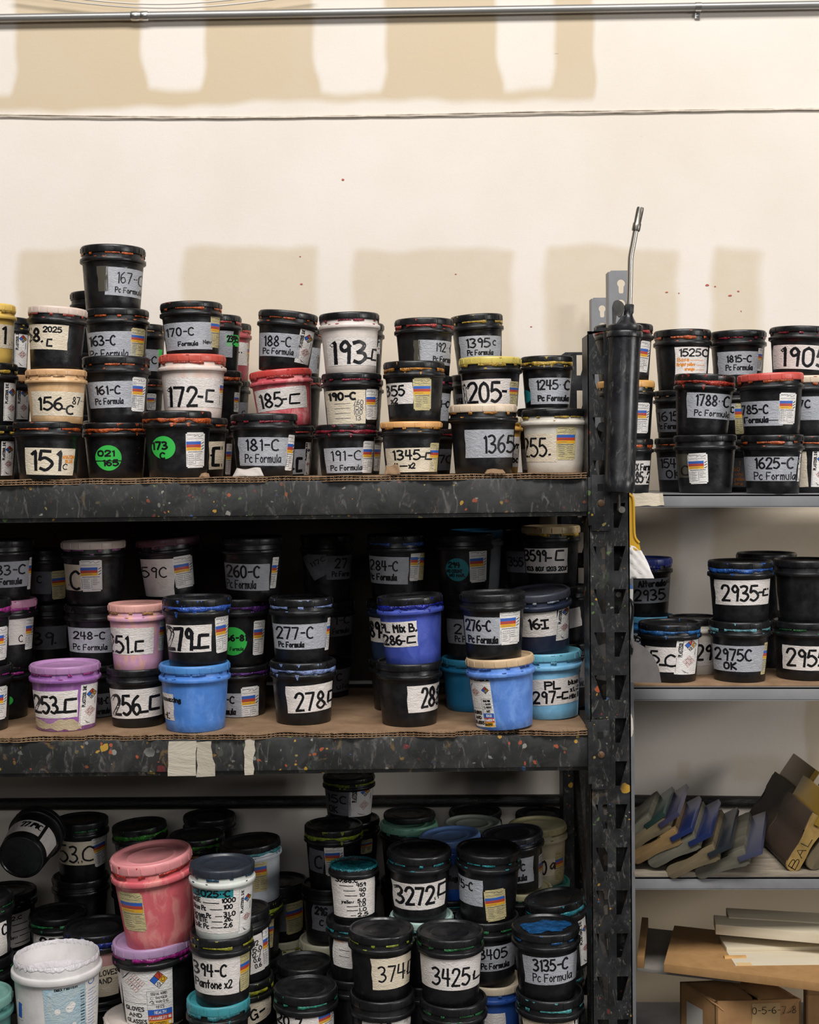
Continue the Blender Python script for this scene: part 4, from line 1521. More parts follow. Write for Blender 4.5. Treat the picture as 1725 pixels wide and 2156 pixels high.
stack('U', .085, [
    T(866, 133, 887, K, 'dca66a', AMB, 'black tub with peach lid marked 1345-C', [('C', 'c', 118, 1180, 470, 1355, -.5, [('1345', .14, .68, .52, .38, 3.8), ('-', .7, .78, .45, .34, 3.6), ('[', .8, .92, .52, .26, 3.8), ('4', .16, .23, .16, .2, 3), ('-', .26, .42, .12, .26, 3), ('x2', .46, .58, .16, .2, 3)]), ('C', 'h', 430, 1145, 495, 1355, 0)], amt=.3),
    T(872, 131, 759, K, K, AMB, 'black tub marked 355 x2 with grimy hazard sticker', [('C', 'w', 80, 710, 310, 862, 0, [('355', .12, .72, .4, .46, 4), ('x2', .3, .5, .04, .24, 3)]), ('C', 'h', 312, 672, 440, 905, -1)], amt=.65)])
stack('U', .22, [
    T(895, 126, 903, K, K, CRIM, 'black tub marked 7 C in shade between 1345-C and 1365', [('C', 'd', 488, 1190, 610, 1345, 0, [('7C', .1, .8, .35, .35, 3)])], amt=.5),
    T(891, 127, 790, K, K, 'c04a6a', 'black tub with grey label 4-C behind the 355 tub', [('C', 'g', 490, 785, 580, 985, 2, [('4-C', .1, .85, .5, .22, 3)])], amt=.6),
    T(893, 126, 668, K, K, RED, 'black red-smeared tub marked 192-C above the 355 tub', [('C', 'k', 318, 400, 365, 545, 0), ('C', 'g', 350, 400, 598, 575, 1.5, [('192-C', .5, 1.0, .55, .34, 2.4), ('Pc Formula', .44, 1.1, .14, .2, 2.2)])], amt=.62)])
stack('U', .34, [
    T(1004, 112, 897, K, K, None, 'black tub hidden behind the big 1365 tub', []),
    T(1005, 114, 787, K, K, None, 'black tub marked 14 in shade left of 1205', [('C', 'd', 600, 790, 720, 900, 0, [('14', .2, .6, .3, .4, 3)])]),
    T(1003, 112, 660, K, K, YEL, 'black yellow-smeared tub marked 1395-C leaning at the wall', [('C', 'g', 652, 368, 948, 540, -1, [('1395', .16, .72, .52, .36, 3.4), ('C', .8, .86, .6, .2, 2.2), ('Pc Formula', .18, .8, .2, .2, 2.4)])], tilt=-3, amt=.5)])
stack('U', .2, [
    T(1036, 130, 877, 'c99a4e', CRM, YEL, 'orange yellow tub peeking out between 1365 and the white 255 tub', [('C', 'w', 1000, 1100, 1085, 1320, 0, [('yr', .45, .95, .62, .2, 3), ('.', .9, .98, .5, .1, 3), ('oc', .4, .9, .15, .2, 3)])], amt=.5),
    T(1032, 134, 750, K, 'd2be62', YEL, 'black tub with yellow lid marked 1205', [('C', 'w', 660, 680, 1020, 860, -1, [('1205', .02, .78, .1, .74, 6), ('-', .82, .9, .2, .6, 5)]), ('C', 'h', 1008, 700, 1075, 880, 0)], amt=.42)])
stack('U', .085, [
    T(1017, 147, 850, K, 'd8c4ac', AMB, 'big black tub with cream lid marked 1365 at the shelf front', [('C', 'g', 690, 1045, 1042, 1248, -.3, [('1365', .38, 1.0, .18, .6, 4.5)])], amt=.32)])
stack('U', .24, [
    T(1146, 115, 858, K, K, None, 'black tub with grey label behind the white 255 tub', [('C', 'd', 1080, 1190, 1145, 1340, 0)]),
    T(1152, 112, 748, K, K, YEL, 'black tub marked 1245-C with a dark green sticker on its left', [('C', 'T', 1075, 740, 1172, 880, 0), ('C', 'g', 1160, 672, 1460, 860, 0, [('1245-C', .17, .94, .56, .34, 3.6), ('Pc Formula', .2, .94, .12, .2, 3.2)])], amt=.8)])
stack('U', .08, [
    T(1168, 142, 860, 'd6cfc2', K, YEL, 'white tub with black lid marked 255 beside the black post', [('C', 'c', 1105, 1075, 1360, 1280, 1, [('255', .0, .68, .2, .62, 4.2), ('.', .72, .8, .25, .2, 4)]), ('C', 'h', 1352, 1022, 1488, 1265, 0)], amt=.4)])
# ---- upper grey shelf, right
stack('R1', .27, [
    T(1315, 122, 924, K, K, ORG, 'black tub marked 85-2 just right of the grease gun', [('D', 'w', 330, 1850, 498, 2020, 0, [('X Form', .42, 1.0, .6, .26, 2.6), ('85-2', .42, 1.02, .08, .44, 3.6)])], amt=.6),
    T(1318, 122, 800, K, 'd9a45e', YEL, 'black tub with peach lid and hazard sticker, behind the grease gun', [('D', 'H', 400, 1440, 490, 1655, 1)], amt=.35),
    T(1313, 125, 680, K, K, RED, 'black red-lined tub with hazard sticker, topmost behind the grease gun', [('D', 'H', 425, 1005, 492, 1225, 4)], amt=.6)])
stack('R1', .37, [
    T(1440, 124, 921, K, K, ORG, 'black tub marked 154 OK on the upper grey shelf', [('D', 'd', 540, 1825, 760, 1985, 0, [('154', .2, .66, .55, .38, 3), ('OK', .36, .82, .1, .32, 3)])], amt=.3),
    T(1437, 122, 820, K, K, PCH, 'black tub marked 1615 left of the leaning 1788 tub', [('D', 'd', 505, 1480, 730, 1645, 1, [('1615', .25, .9, .48, .38, 3), ('Pc Formula', .22, 1.0, .14, .22, 2.6)])], amt=.3),
    T(1437, 121, 692, K, K, ORG, 'black tub with white formula label headed 1525C', [('D', 'w', 682, 1045, 903, 1245, 0, [('1525C', .14, .98, .68, .24, 3.2), ('Base', .08, .42, .5, .12, 1.6, iO), ('~', .46, .85, .46, .14, 1, iO), ('Bright yellow', .06, .62, .34, .1, 1.6, iO), ('~', .66, .9, .3, .12, 1, iO), ('orange', .3, .6, .18, .1, 1.6, iO), ('~', .66, .9, .14, .12, 1, iO)])], amt=.55)])
stack('R1', .23, [
    T(1485, 133, 915, K, K, None, 'black tub with white hazard sticker beneath the leaning 1788 tub', [('D', 'k', 690, 1800, 780, 1970, 0, [('C', .4, .9, .1, .4, 3)]), ('D', 'H', 778, 1795, 912, 2012, -2)]),
    T(1485, 128, 787, K, K, 'b8402f', 'leaning black tub with red rim marked 1788-C', [('D', 'g', 768, 1375, 1075, 1555, 4, PC('1788-C', .2, .92, .5, .42, 3.6, .1, .98, .22))], tilt=3.5, amt=.95)])
stack('R1', .38, [
    T(1556, 119, 925, K, K, ORG, 'black tub with orange handwriting left of the 1625-C tub', [('D', 'd', 1072, 1830, 1180, 2035, 1, [('1', .55, .62, .75, .14, 1.8, iO), ('60', .2, .6, .55, .12, 1.6, iO), ('whi', .3, .8, .38, .12, 1.6, iO), ('yellow', .3, 1.0, .22, .12, 1.6, iO), ('ora', .3, .8, .06, .12, 1.6, iO)])], amt=.55),
    T(1554, 119, 817, K, K, None, 'black tub with stained hazard sticker between 1788-C and 785-C', [('D', 'g', 1060, 1430, 1120, 1560, 0, [('C', .3, .6, .4, .3, 3)]), ('D', 'h', 1105, 1420, 1165, 1660, -1)]),
    T(1554, 118, 694, K, K, CRIM, 'black tub marked 1815-C between 1525C and 1905', [('D', 'g', 990, 1075, 1262, 1238, .5, PC('1815-C', .22, .82, .54, .28, 3, .2, .86, .22)), ('D', 'H', 1262, 1060, 1292, 1218, 0)], amt=.35)])
stack('R1', .225, [
    T(1627, 131, 915, K, K, ORG, 'black tub marked 1625-C on the front of the grey shelf', [('D', 'g', 1165, 1820, 1535, 1992, .5, PC('1625-C', .24, .92, .52, .42, 3.8, .06, .98, .3)), ('D', 'P', 1545, 1735, 1562, 2000, 0)], amt=.5),
    T(1622, 138, 784, K, 'c9544a', ORG, 'black tub with red lid marked 785-C', [('D', 'g', 1140, 1425, 1440, 1600, 0, [('785-C', .06, .66, .5, .34, 3.6), ('Formula', .12, .66, .14, .22, 3), ('~', .68, .9, .12, .2, 1.6)]), ('D', 'H', 1415, 1370, 1525, 1592, 1)], tilt=-1.5, amt=.5)])
stack('R1', .27, [
    T(1702, 126, 917, K, K, ORG, 'black tub with papers stuck on, bottom right corner of upper grey shelf', [('D', 'c', 1545, 1770, 1618, 2035, -2), ('D', 'P', 1648, 1775, 1740, 2035, 2)], amt=.5),
    T(1697, 130, 790, K, 'd2bfa8', ORG, 'black tub marked 7C under the large 1905 tub', [('D', 'g', 1545, 1395, 1790, 1560, 0, [('7C', .06, .36, .52, .32, 3.4)])], amt=.5),
    T(1690, 136, 686, K, K, CRIM, 'leaning black tub marked 1905 at the right edge', [('D', 'w', 1385, 1035, 1790, 1205, 4, [('1905', .14, .92, .14, .72, 6)])], tilt=3, amt=.35)])
# ---- middle rack shelf
stack('M', .08, [
    T(-46, 142, 1409, K, K, MAG, 'black tub at the left edge, lower, left of the purple 253 tub', [('E', 'H', -90, 1320, 42, 1572, 0)], amt=.3),
    T(-48, 140, 1268, K, K, MAG, 'black purple-lined tub at the left edge of the middle shelf', [('E', 'H', -90, 865, 45, 1120, 0)], amt=.85)])
stack('M', .2, [
    T(2, 128, 1406, K, K, MAG, 'black tub with a green dot at the left, under a pink lid', [('E', 'G', 30, 1370, 95, 1470, 0)], amt=.5),
    T(10, 134, 1266, K, 'c78ca8', MAG, 'black tub with pink lid and pale label at the left edge', [('E', 'w', 62, 800, 190, 995, 0, [('C', .6, .8, .1, .25, 2)]), ('E', 'H', 186, 793, 240, 1033, 1)], amt=.45),
    T(5, 130, 1138, K, K, None, 'black tub marked 33-C at the left edge, under the top beam', [('E', 'g', -60, 365, 210, 560, 0, [('33-C', .14, .88, .5, .36, 3.4), ('Formula', .2, .8, .12, .22, 3)]), ('E', 'H', 206, 335, 248, 578, 2)])])
stack('M', .33, [
    T(98, 122, 1400, K, K, None, 'black tub hidden behind the purple 253 tub', []),
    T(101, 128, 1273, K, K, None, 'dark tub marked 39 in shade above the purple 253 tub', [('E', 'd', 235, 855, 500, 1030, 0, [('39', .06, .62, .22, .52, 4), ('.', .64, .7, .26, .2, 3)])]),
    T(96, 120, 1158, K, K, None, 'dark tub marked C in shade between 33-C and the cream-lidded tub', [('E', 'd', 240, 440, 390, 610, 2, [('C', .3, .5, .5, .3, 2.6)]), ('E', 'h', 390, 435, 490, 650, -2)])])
stack('M', .21, [
    T(195, 128, 1404, K, K, None, 'dark tub marked -C in the gap between purple 253 and 256', [('E', 'd', 620, 1368, 855, 1545, 0, [('248-C', .4, .82, .55, .28, 2.6), ('Formula', .4, .88, .14, .22, 2.4)])]),
    T(200, 128, 1276, K, K, None, 'black tub marked 248-C left of the pale pink tub', [('E', 'g', 520, 868, 862, 1055, 1.5, PC('248-C', .14, .78, .56, .28, 3, .12, .84, .22))]),
    T(197, 136, 1141, K, 'cfc0b4', 'a06a98', 'black tub with dirty white lid and bracket 1-C label', [('E', 'c', 485, 385, 620, 582, 2, [('.', .28, .42, .2, .3, 4), ('C', .42, .86, .06, .7, 5)]), ('E', 'H', 612, 345, 770, 590, -1)], amt=.3)])
stack('M', .09, [
    T(137, 149, 1405, '8f5a9c', 'a87ca8', MAG, 'purple tub marked 253-C, dried scum round its foot', [('E', 'w', 250, 1345, 585, 1548, -1.5, [('253', .05, .55, .2, .6, 5.5), ('_', .55, .68, .12, .5, 6), ('[', .7, .96, .22, .46, 6)]), ('E', 'P', 600, 1297, 728, 1605, 2.5), ('E', 's', 262, 1548, 612, 1655, 3)], amt=.3)])
stack('M', .24, [
    T(350, 126, 1402, K, K, None, 'black tub hidden behind the 256 and bright blue tubs', []),
    T(350, 126, 1262, K, K, None, 'black tub hidden behind the pale pink and 279 tubs', []),
    T(352, 134, 1135, K, '5a3844', '7a4a5e', 'tilted black tub with maroon lid marked 59 C', [('E', 'w', 1075, 350, 1320, 640, -1, [('59C', .04, .76, .52, .26, 3)]), ('E', 'H', 1318, 325, 1460, 570, -7)], tilt=-4.5, amt=.35)])
stack('M', .1, [
    T(289, 130, 1411, K, K, None, 'black tub marked 256-C beneath the pale pink tub', [('E', 'w', 838, 1332, 1230, 1552, -1.5, [('256', .06, .56, .14, .64, 6), ('_', .58, .7, .12, .4, 6), ('[', .74, .92, .26, .44, 6)])]),
    T(289, 124, 1274, 'cf9bb8', 'd8a096', 'd49a60', 'pale pink translucent tub marked 251-C', [('E', 'w', 835, 868, 1158, 1070, 0, [('251', -.06, .42, .08, .62, 5), ('.', .44, .52, .1, .3, 4), ('[', .58, .76, .14, .36, 5)]), ('E', 'H', 1200, 800, 1255, 1040, 2)], amt=.32)])
stack('M', .075, [
    T(410, 151, 1404, '4b80cc', '4f88c8', '3a70c0', 'bright blue tub marked Amazing beneath the 279-C tub', [('E', 'w', 1215, 1355, 1318, 1555, 1, [('Amazing', .15, 1.5, .72, .16, 2.6), ('.-[', .2, .66, .06, .2, 3)])], amt=.35),
    T(415, 147, 1262, K, K, '3f67c8', 'black tub with blue rim marked 279-C', [('E', 'w', 1255, 845, 1600, 1050, -1, [('279', .02, .58, .1, .78, 7.5), ('_', .6, .7, .06, .5, 7), ('[', .72, .92, .16, .46, 7)]), ('F', 'H', 192, 778, 290, 1055, -4)], amt=.95)])
stack('M', .2, [
    T(503, 129, 1405, K, K, PUR, 'black purple-lined tub with hazard sticker on the middle shelf', [('F', 'g', 180, 1360, 395, 1555, 0, [('27-C', .1, .72, .62, .26, 3), ('Formula', .1, .76, .18, .22, 2.8)]), ('F', 'H', 390, 1312, 518, 1580, -1.5)], amt=.6),
    T(504, 128, 1262, K, K, PUR, 'black tub with green round sticker marked 66-81', [('F', 'G', 218, 862, 432, 1070, 0, [('66-81', .26, .98, .52, .2, 3.6), ('Formula', .4, .86, .16, .12, 1.4)]), ('F', 'H', 478, 812, 560, 1072, 1)], amt=.9),
    T(531, 131, 1132, K, K, None, 'black tub marked 260-C in the shade of the middle shelf', [('F', 'g', 240, 378, 600, 580, 1.5, PC('260-C', .13, .78, .5, .42, 4, .08, .72, .3)), ('F', 'H', 615, 330, 660, 565, 4)], lean=1)])
stack('M', .12, [
    T(638, 141, 1397, K, K, LILAC, 'black tub with light blue rim marked 278-C', [('F', 'w', 732, 1302, 1078, 1505, -3, [('278', .2, .82, .1, .62, 5.2), ('.', .82, .9, .2, .2, 5), ('[', .9, 1.02, .28, .36, 5)])], amt=.9),
    T(634, 137, 1262, K, K, LILAC, 'black tub marked 277-C atop the 278 tub', [('F', 'g', 630, 840, 1042, 1030, -.5, [('277-C', .08, .72, .44, .44, 3.6), ('Pc Formula', .1, .56, .1, .2, 2.6)]), ('F', 'H', 1030, 790, 1066, 1035, 3)], amt=.55)])
stack('M', .4, [
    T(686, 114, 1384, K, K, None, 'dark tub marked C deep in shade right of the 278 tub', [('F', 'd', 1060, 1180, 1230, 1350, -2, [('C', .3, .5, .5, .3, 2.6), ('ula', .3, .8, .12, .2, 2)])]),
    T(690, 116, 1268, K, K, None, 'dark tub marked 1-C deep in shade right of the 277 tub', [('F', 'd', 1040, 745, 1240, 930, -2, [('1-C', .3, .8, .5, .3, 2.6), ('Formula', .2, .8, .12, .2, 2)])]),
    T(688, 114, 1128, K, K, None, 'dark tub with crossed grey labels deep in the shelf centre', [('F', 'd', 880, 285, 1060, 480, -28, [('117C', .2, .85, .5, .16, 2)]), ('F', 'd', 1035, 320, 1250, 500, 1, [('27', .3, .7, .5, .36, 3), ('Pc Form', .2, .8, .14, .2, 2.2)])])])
stack('M', .24, [
    T(838, 124, 1392, K, K, None, 'black tub behind the 288 tub on its left', []),
    T(833, 124, 1267, '23344f', K, LILAC, 'dark navy tub marked 89 behind the blue 286 tub', [('G', 'w', 58, 755, 200, 938, 0, [('89', .06, .55, .2, .6, 5), ('-', .56, .66, .2, .4, 5)])], amt=.3),
    T(836, 130, 1127, K, K, '3b5fa8', 'black tub with crinkled foil-like label marked 284-C', [('G', 'g', 38, 315, 345, 512, 1.5, [('284-C', .1, .74, .5, .34, 3.2), ('Pc Formula', .06, .72, .14, .22, 2.8)]), ('G', 'H', 358, 258, 425, 490, 2), ('G', 'h', 425, 265, 462, 485, 2)], amt=.55)])
stack('M', .09, [
    T(861, 141, 1399, K, K, None, 'black tub with white label cut at 28, beneath the blue 286 tub', [('G', 'w', 340, 1248, 590, 1442, -1, [('288', .42, .98, .18, .7, 5.5)])]),
    T(862, 142, 1259, '3f4fa6', K, '1f2a9c', 'blue tub marked PL Mix B. 286-C', [('G', 'w', 145, 790, 412, 975, -5, [('PL Mix B.', .02, .98, .6, .3, 4), ('286', .06, .54, .1, .36, 4.4), ('-', .56, .64, .08, .3, 4), ('[', .7, .92, .16, .24, 4)])], tilt=-3, amt=.95)])
stack('M', .23, [
    T(995, 135, 1391, '1f6f9a', '2f7fa0', '3a8aa8', 'teal blue tub behind the light blue tub at right', [], amt=.4),
    T(992, 127, 1250, K, K, None, 'black tub with grey label partly behind the 276-C tub', [('G', 'd', 630, 770, 880, 950, 0, [('2', .22, .4, .42, .36, 3.4), ('Pc Formula', .22, .96, .1, .22, 2.4)])]),
    T(976, 126, 1126, K, K, None, 'black tub with teal round sticker and white hazard sticker', [('G', 'T', 618, 322, 785, 495, 0, [('294', .14, .6, .6, .2, 3), ('NO COUNT', .04, .7, .38, .12, 2), ('NO MAR.', .16, .84, .2, .12, 2)]), ('G', 'H', 790, 265, 912, 500, -2)])])
stack('M', .38, [
    T(1004, 112, 1374, K, K, None, 'black tub hidden behind the teal blue tub', []),
    T(1003, 112, 1246, K, K, None, 'black tub hidden behind the 276-C tub', []),
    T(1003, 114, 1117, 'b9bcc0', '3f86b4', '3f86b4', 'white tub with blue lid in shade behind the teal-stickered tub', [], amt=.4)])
stack('M', .075, [
    T(1052, 147, 1389, '5c87d2', 'cdb08c', '3f66b8', 'light blue tub with wood-coloured lid at the shelf front', [('G', 'Q', 805, 1175, 960, 1560, -6)], tilt=-3.5, amt=.3),
    T(1037, 141, 1252, K, K, None, 'black tub marked 276-C atop the light blue tub', [('G', 'g', 755, 755, 1020, 955, 0, [('276-C', .06, .7, .5, .38, 3.8), ('Pc Formula', .1, .9, .06, .24, 3.2)]), ('G', 'H', 1010, 692, 1152, 952, -1)], tilt=-1)])
stack('M', .25, [
    T(1190, 118, 1356, K, K, None, 'black tub with grey label beside the post, lowest of its stack', [('G', 'd', 1570, 1090, 1680, 1260, 0, [('DALLAS', .1, .95, .06, .2, 2), ('2', .1, .4, .7, .2, 2.4)])]),
    T(1184, 116, 1236, K, K, None, 'black tub with pale label between the navy tub and post', [('G', 'w', 1480, 690, 1600, 830, -10)]),
    T(1160, 126, 1109, K, 'cdb68c', YEL, 'black tub with cream lid marked 3599-C', [('G', 'w', 1195, 255, 1500, 435, -1, [('3599', .0, .5, .5, .42, 4), ('-', .52, .62, .44, .36, 4), ('[', .72, .9, .52, .38, 4), ('103 80% 1203 20%', .02, .98, .1, .16, 2.6)])], amt=.45)])
stack('M', .4, [
    T(1112, 112, 1360, K, K, None, 'black tub hidden behind the pale blue PL 297 tub', []),
    T(1112, 112, 1238, K, K, None, 'black tub hidden behind the navy tub', []),
    T(1116, 114, 1118, K, K, None, 'dark tub with shaded 55 label behind the 3599-C tub', [('G', 'd', 1045, 275, 1210, 430, 0, [('355', .2, .8, .3, .4, 3.4)])])])
stack('M', .12, [
    T(1152, 146, 1378, '77b5da', '6fb2c8', '5aa0b8', 'pale blue tub marked PL 297-C by the post', [('G', 'w', 1250, 1200, 1590, 1390, -4, [('PL', .28, .58, .62, .28, 4.2), ('297', .0, .48, .1, .42, 4.4), ('-', .5, .6, .1, .36, 4), ('[', .62, .74, .2, .24, 4), ('blue', .76, .95, .7, .16, 2.6), ('x1/2', .8, .98, .42, .16, 2.4), ('Mix B', .78, 1.0, .16, .16, 2.6)])], tilt=-2, amt=.45),
    T(1131, 139, 1246, '20273b', '3b3d47', 'aab4c4', 'navy tub with grey lid marked 16-I tipped forward', [('G', 'w', 1140, 700, 1425, 880, -5, [('16', .28, .54, .34, .4, 4.6), ('-', .52, .6, .3, .4, 4), ('I', .6, .76, .34, .34, 4.6)]), ('G', 'P', 1420, 635, 1515, 905, 1)], tilt=-4.5, amt=.3, lean=5)])
# ---- lower grey shelf, right
stack('R2', .34, [
    T(1364, 116, 1300, '2c6ea6', '5ba0c4', LBL, 'blue tub marked 995 low behind the hanging grey trowel', [('H', 'g', 340, 1068, 442, 1140, 0, [('995', .24, .95, .2, .55, 2.6)])], amt=.4),
    T(1358, 116, 1177, K, '27357f', '1f2f96', 'black tub with royal blue lid marked Alterado 2935', [('H', 'g', 385, 675, 642, 850, -2, [('Alterado', .18, .9, .68, .24, 3.6), ('x2', .92, 1.0, .78, .14, 2), ('2935', .06, .88, .12, .42, 3.8)])], amt=.6)])
stack('R2', .225, [
    T(1410, 133, 1316, K, K, '2f70b4', 'black blue-rimmed tub marked 15 C behind the grey trowel', [('H', 'w', 480, 1168, 720, 1348, 0, [('15', -.02, .38, .32, .5, 4.4), ('_', .42, .58, .2, .4, 5), ('C', .58, .86, .24, .46, 4.4)]), ('H', 'P', 690, 1085, 848, 1362, 4)], amt=.95)])
stack('R2', .33, [
    T(1463, 116, 1304, 'cfc6ba', K, None, 'white tub with black lid marked 29 between 15 C and 2975 C', [('H', 'w', 820, 1130, 980, 1300, 0, [('29', .12, .8, .26, .6, 5)])])])
stack('R2', .23, [
    T(1557, 130, 1311, K, K, '7fc0cc', 'black tub marked 2975 C OK', [('H', 'g', 965, 1160, 1325, 1345, .5, [('2975C', .06, .74, .44, .42, 4), ('OK', .22, .46, .1, .24, 4)]), ('H', 'h', 1312, 1130, 1342, 1358, 4)], amt=.6),
    T(1559, 137, 1184, K, K, '2a5fb0', 'black tub with blue rim marked 2935-C above the 2975 tub', [('H', 'w', 980, 685, 1362, 865, -.5, [('2935', .14, .78, .18, .6, 5), ('-', .8, .86, .3, .4, 4), ('[', .88, .96, .36, .24, 4)])], amt=.95)])
stack('R2', .24, [
    T(1694, 139, 1312, K, K, GRN, 'black tub marked 2955 at the right edge', [('H', 'w', 1470, 1160, 1800, 1335, 1, [('2955', .1, .92, .18, .66, 5)])], amt=.35),
    T(1695, 134, 1181, K, K, None, 'plain black tub at the right edge above the 2955 tub', [('H', 'c', 1408, 642, 1436, 908, 1)])])
stack('R2', .4, [
    T(1614, 116, 1308, K, K, None, 'black tub hidden behind the 2975 C tub', []),
    T(1614, 126, 1167, K, K, None, 'black lid peeking out behind the blue-rimmed 2935-C tub', [])])
# ---- bottom bay
stack('B', .09, [
    T(120, 189, 2040, 'd8d4d2', 'd8d4d2', 'd8d3d6', 'big open white bucket crusted with dried white ink', [('I', 'L', 375, 1770, 810, 2300, -2), ('I', 'w', 160, 1900, 205, 2050, 4, [('#', .2, .8, .1, .8, 1, iB)])], kind='open', amt=.2)], fix=True)
stack('B', .09, [
    T(305, 176, 2168, K, 'cfc4bc', ORG, 'cream-lidded tub at the bottom edge under the purple-lidded tub', [], amt=.3),
    T(322, 175, 2000, K, 'b08fb4', 'b02a8e', 'black tub with lilac lid and large plastisol ink sticker', [('I', 'Q', 1028, 1592, 1430, 2130, -2), ('I', 'w', 962, 1660, 1015, 1930, 2)], tilt=-3.5, amt=.75),
    T(319, 175, 1815, 'dc6a72', 'e39496', 'd8443c', 'glossy pinkish red tub standing on the lilac-lidded tub', [('I', 'h', 1022, 995, 1205, 1320, -5)], tilt=-5, amt=.42, lean=3)])
stack('B', .09, [
    T(460, 137, 2122, K, '3f8f98', '3f8f98', 'black tub with teal lid at the bottom under the 394-C tub', [], amt=.6),
    T(467, 137, 1979, K, K, 'b0b030', 'black yellow-lined tub marked 394-C', [('J', 'w', 85, 1560, 488, 1860, .5, [('394-C', .08, .72, .5, .3, 4.2), ('Pantone x2', .1, .84, .18, .2, 3)]), ('J', 'h', 490, 1535, 568, 1830, -2)], amt=.5),
    T(468, 141, 1834, 'd4d4ce', '2a2f38', '2f5a78', 'white tub with full colour formula list headed 3025-C', [('J', 'w', 98, 985, 480, 1350, 0, [('#', .0, .88, .78, .2, 2, iT), ('3025-C', .1, .8, .81, .13, 3.4), ('BASE', .02, .2, .66, .1, 2.6), ('~', .26, .58, .62, .1, 1.8), ('1000', .64, .92, .68, .09, 2.6), ('Blue Pc', .02, .3, .5, .1, 2.4), ('~', .4, .64, .48, .1, 1.8), ('100', .68, .86, .54, .09, 2.6), ('Green Pc', .03, .4, .34, .1, 2.4), ('~', .5, .64, .33, .1, 1.8), ('31.0', .68, .92, .38, .09, 2.6), ('WHITE', .05, .32, .24, .1, 2.4), ('~', .42, .64, .21, .1, 1.8), ('26.', .7, .86, .27, .09, 2.6), ('blk Pc', .06, .34, .1, .1, 2.4), ('~', .4, .64, .08, .1, 1.8), ('2.6', .68, .86, .13, .09, 2.6)]), ('J', 'P', 482, 990, 585, 1345, 1)], amt=.4)])
stack('B', .2, [
    T(512, 133, 2073, K, K, 'b5b832', 'black tub with lime rim and brown handwriting behind 394-C', [('J', 'c', 470, 1920, 760, 2110, -12, [('G-', .36, .75, .2, .4, 4)])], amt=.75),
    T(502, 134, 1934, K, K, None, 'black tub with number list 872 behind the 3025-C tub', [('J', 'w', 480, 1400, 690, 1700, -8, [('872', .55, .84, .72, .12, 2), ('115.0', .5, .95, .56, .11, 2), ('12.7', .55, .9, .42, .11, 2), ('0.6', .6, .86, .28, .11, 2), ('0.6', .62, .88, .12, .11, 2)]), ('J', 'H', 685, 1340, 730, 1640, -4)], tilt=-5)])
stack('B', .29, [
    T(530, 134, 2030, K, K, None, 'black tub low behind the 872 tub', []),
    T(530, 134, 1908, K, K, 'a2b838', 'black tub with yellow-green rim under the white teal-rimmed tub', [('J', 'h', 715, 1250, 765, 1480, 0)], amt=.9),
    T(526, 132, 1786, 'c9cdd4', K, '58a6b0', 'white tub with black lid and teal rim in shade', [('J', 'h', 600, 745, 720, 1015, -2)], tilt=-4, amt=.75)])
stack('B', .09, [
    T(644, 139, 2100, K, K, '3fa088', 'black teal-lined tub at the bottom edge left of 374', [('J', 'w', 795, 2040, 1140, 2250, 3, [('20', .02, .3, .5, .35, 4), ('7', .46, .6, .5, .35, 4)]), ('J', 'H', 1140, 1975, 1265, 2230, -5)], amt=.55)])
stack('B', .22, [
    T(641, 122, 2043, K, K, None, 'dark lid just behind the bottom-edge tub left of 374', [])])
stack('B', .34, [
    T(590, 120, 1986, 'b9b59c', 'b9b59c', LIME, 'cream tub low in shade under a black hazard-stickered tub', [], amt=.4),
    T(590, 119, 1868, K, K, None, 'black tub with yellowed hazard sticker deep in the bottom bay', [('J', 'd', 815, 1120, 880, 1340, 0), ('J', 'h', 870, 1105, 1010, 1355, -3)])])
stack('B', .09, [
    T(805, 142, 2111, K, K, None, 'black tub at the bottom edge under the 374 tub', [('K', 'w', 495, 2085, 905, 2260, -2, [('28', .3, .6, .3, .5, 4)])]),
    T(803, 142, 1975, K, K, LIME, 'black tub with cream label marked 374', [('K', 'c', 575, 1605, 905, 1860, -1, [('374', .18, .84, .26, .48, 3.6), ('-', .83, .9, .2, .4, 3), ('[', .92, 1.02, .3, .4, 3)])], amt=.35)])
stack('B', .19, [
    T(745, 120, 2068, K, K, None, 'black tub low in shade left of the 374 tub', []),
    T(745, 119, 1949, K, K, TEAL, 'black teal-rimmed tub with pale list under the open teal tub', [('K', 'w', 250, 1420, 420, 1680, 4, [('88.C', .1, .5, .8, .1, 1.6, iO), ('~', .3, .8, .5, .1, 1), ('~', .3, .8, .3, .1, 1)])], amt=.7),
    T(745, 108, 1832, K, K, '1f7f8a', 'open tub of teal ink with formula list headed 3288-C', [('K', 'w', 240, 915, 600, 1255, -1, [('3288.C', .12, .6, .86, .1, 2.6), ('~', .2, .5, .72, .1, 1.6), ('459', .58, .78, .75, .08, 2.2), ('~', .28, .54, .6, .1, 1.6), ('40', .64, .78, .62, .08, 2.2), ('~', .3, .58, .48, .1, 1.6), ('10', .64, .76, .5, .08, 2.2), ('yellow', .22, .5, .35, .07, 2), ('5.0', .6, .78, .36, .08, 2.2), ('~', .34, .6, .22, .1, 1.6), ('1.0', .62, .78, .26, .08, 2.2), ('~', .34, .6, .12, .1, 1.6), ('1.0', .62, .8, .14, .08, 2.2), ('-', .4, .55, .0, .1, 1.6), ('2.5', .6, .84, .02, .08, 2.2)])], kind='open')])
